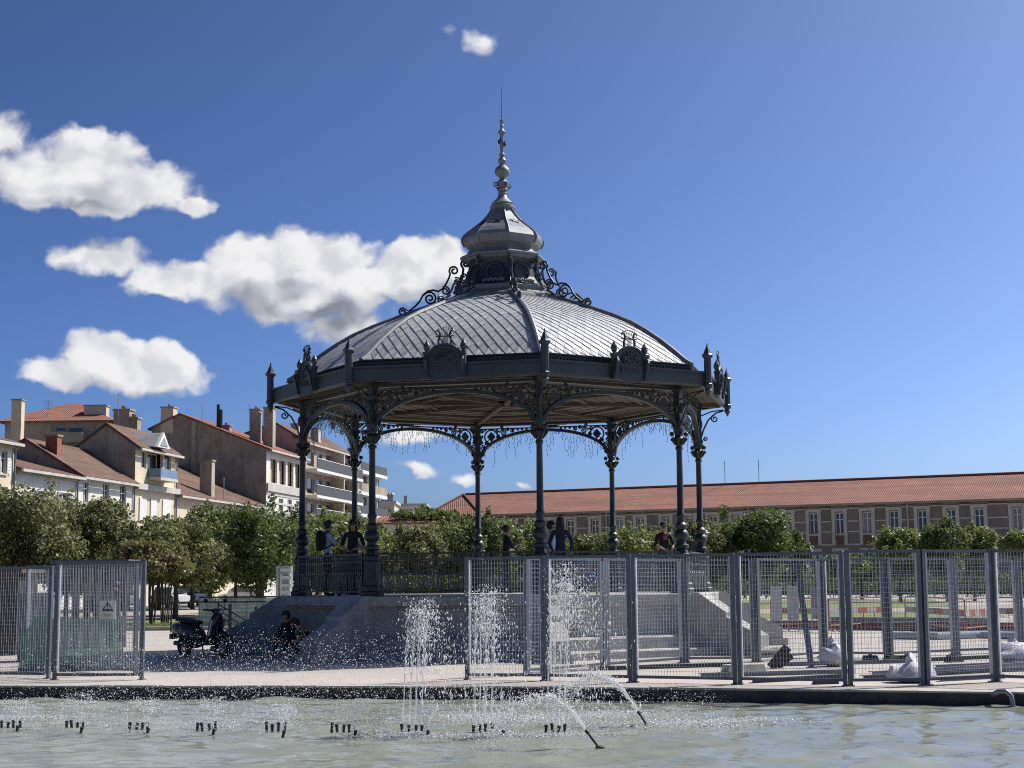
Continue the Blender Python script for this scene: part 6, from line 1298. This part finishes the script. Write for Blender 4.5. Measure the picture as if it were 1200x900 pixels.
jet('tall water jet in front of the shaded platform wall, left of the fence gap', NZ[6], 1.48, .22, 3000, top_spread=.27); jet('tall water jet before the fence panel with the notice', NZ[7], 1.62, .10, 3000, top_spread=.27); jet('tall water jet right of the middle, with spray drifting right', NZ[8], 1.86, .24, 3300, top_spread=.30)
sm = [(19, 857), (94, 859), (172, 860), (249, 861), (331, 863), (415, 863), (500, 863), (588, 863)]
for i, (x, y) in enumerate(sm):
    p = gnd(x, y, WATER_Z); o = thing('spray_nozzle', f'{nm[i]} small single spray nozzle from the left', 'fountain nozzle', p, group='single spray nozzles'); c = link('nozzle', NOZM, o, loc=(0, 0, -.03)); c.rotation_euler = (0, R(12), 0)
    o = thing('water_spray', f'{nm[i]} small v-shaped water spray from the left', 'water spray', p, group='small water sprays'); n = 620; v0 = math.sqrt(2 * 9.81 * rg.uniform(.28, .46)); T = 2 * v0 / 9.81; t = rg.uniform(.02, 1, n) * T; a = rg.choice([-.42, .42, .1], n) + rg.normal(0, .12, n); f = rg.uniform(.65, 1, n)
    X = a * t; Yq = rg.normal(0, .10, n) * t; Zq = .06 + (v0 * t - .5 * 9.81 * t * t) * f; k = Zq > 0; set_stuff('drops', np.stack([X, Yq, Zq], 1)[k], rg.lognormal(math.log(.004), .4, n)[k], M_DROP, o)
# two inclined pipes with arching jets
def arch_jet(label_p, label_j, base, tip_px, n, vh, vv, az):
    tip = at(tip_px[0], tip_px[1], base.y + .10); o = thing('inclined_pipe', label_p, 'fountain pipe', base, group='inclined fountain pipes'); d = tip - base
    q = MB(); q.tube([d * -.1, d], .017, 8); q.build('pipe', M_NOZ, o, True); q = MB(); q.tube([d * .86, d * 1.02], .023, 8); q.build('tip', M_NOZ, o, True); q = MB(); q.lathe([(.05, -.03), (.05, .02), (.03, .03)], 12); q.build('base', M_NOZ, o)
    j = thing('arching_jet', label_j, 'water jet', tip, group='water jets of the fountain'); ux, uy = math.cos(az), math.sin(az); T = (vv + math.sqrt(vv * vv + 2 * 9.81 * max(.02, tip.z - WATER_Z))) / 9.81
    st = MB(); pts = []; rr = []
    for i in range(16): t = T * .42 * i / 15; pts.append((ux * vh * t + rg.normal(0, .006), uy * vh * t, vv * t - 4.905 * t * t + rg.normal(0, .006))); rr.append(.013 + .02 * i / 15 + rg.uniform(-.004, .006))
    st.tube(pts, rr, 8); st.build('stream', M_STREAM, j, True)
    t = np.clip(rg.beta(2.2, 1.5, n), .03, 1) * T; sp = t / T; s = rg.lognormal(math.log(.0058), .5, n); f = rg.normal(1, .05, n); X = ux * vh * t * f + rg.normal(0, .02, n) + rg.normal(0, .09, n) * sp; Yq = uy * vh * t * f + rg.normal(0, .02, n) + rg.normal(0, .1, n) * sp; Zq = vv * t - 4.905 * t * t + rg.normal(0, .015, n) + rg.normal(0, .07, n) * sp; k = Zq > WATER_Z - tip.z
    set_stuff('drops', np.stack([X, Yq, Zq], 1)[k], s[k], M_FOAM, j)
arch_jet('black inclined pipe nearest the camera', 'arching water jet from the nearest inclined pipe', gnd(703, 877, WATER_Z), (687, 856), 1900, 1.75, 2.6, R(172)); arch_jet('black inclined pipe further right and back', 'foaming arching jet from the right inclined pipe', gnd(759, 851, WATER_Z), (748, 834), 2200, 1.75, 2.9, R(174))
# churned foam where the jets land, and fine drops drifting over the pool
def foam(pts): 
    P_ = []; S_ = []
    for (px, py, rx, ry, n) in pts:
        c = gnd(px, py, WATER_Z); P_.append(np.stack([rg.normal(c.x, rx, n), rg.normal(c.y, ry, n), WATER_Z + np.abs(rg.normal(0, .022, n))], 1)); S_.append(rg.lognormal(math.log(.0065), .5, n))
    P_ = np.concatenate(P_); S_ = np.concatenate(S_); set_stuff('foam', P_, S_, M_FOAM, label='white churned foam under the fountain jets', cat='foam', stretch=np.tile([1.8, 1.8, .45], (len(P_), 1)))
foam([(560, 842, .5, .22, 2600), (620, 845, .45, .25, 2200), (700, 838, .6, .3, 1800), (800, 850, .5, .22, 2200), (850, 846, .5, .2, 1300), (540, 864, .55, .12, 1600), (30, 842, .4, .12, 900), (480, 862, .4, .15, 700), (650, 862, .4, .15, 700), (250, 850, 1.2, .3, 500)])
n = 14000; X = np.concatenate([rg.uniform(-7.5, 2.8, int(n * .7)), rg.normal(-3.2, 1.6, int(n * .3))]); Yq = rg.uniform(17.6, 22.8, len(X)); zmax = .25 + .75 * np.exp(-((X + 2.2) / 3.2) ** 2); Zq = WATER_Z + .02 + np.abs(rg.normal(.30, .34, len(X))) * zmax * 1.1; k = Zq < 1.0
set_stuff('drifting_spray', np.stack([X, Yq, Zq], 1)[k], rg.lognormal(math.log(.0031), .55, len(X))[k], M_MIST, label='fine water drops drifting over the pool in front of the platform', cat='spray')

n = 5500; X = rg.normal(-3.6, 1.9, n); Yq = rg.uniform(18.2, 22.5, n); Zq = rg.normal(.62, .22, n) - .04 * np.abs(X + 3.4); k = (Zq > WATER_Z) & (Zq < 1.1) & (X < 1)
set_stuff('drifting_spray', np.stack([X, Yq, Zq], 1)[k], rg.lognormal(math.log(.0030), .55, n)[k], M_MIST, label='cloud of fine drops hanging before the shaded steps and scooter', cat='spray')
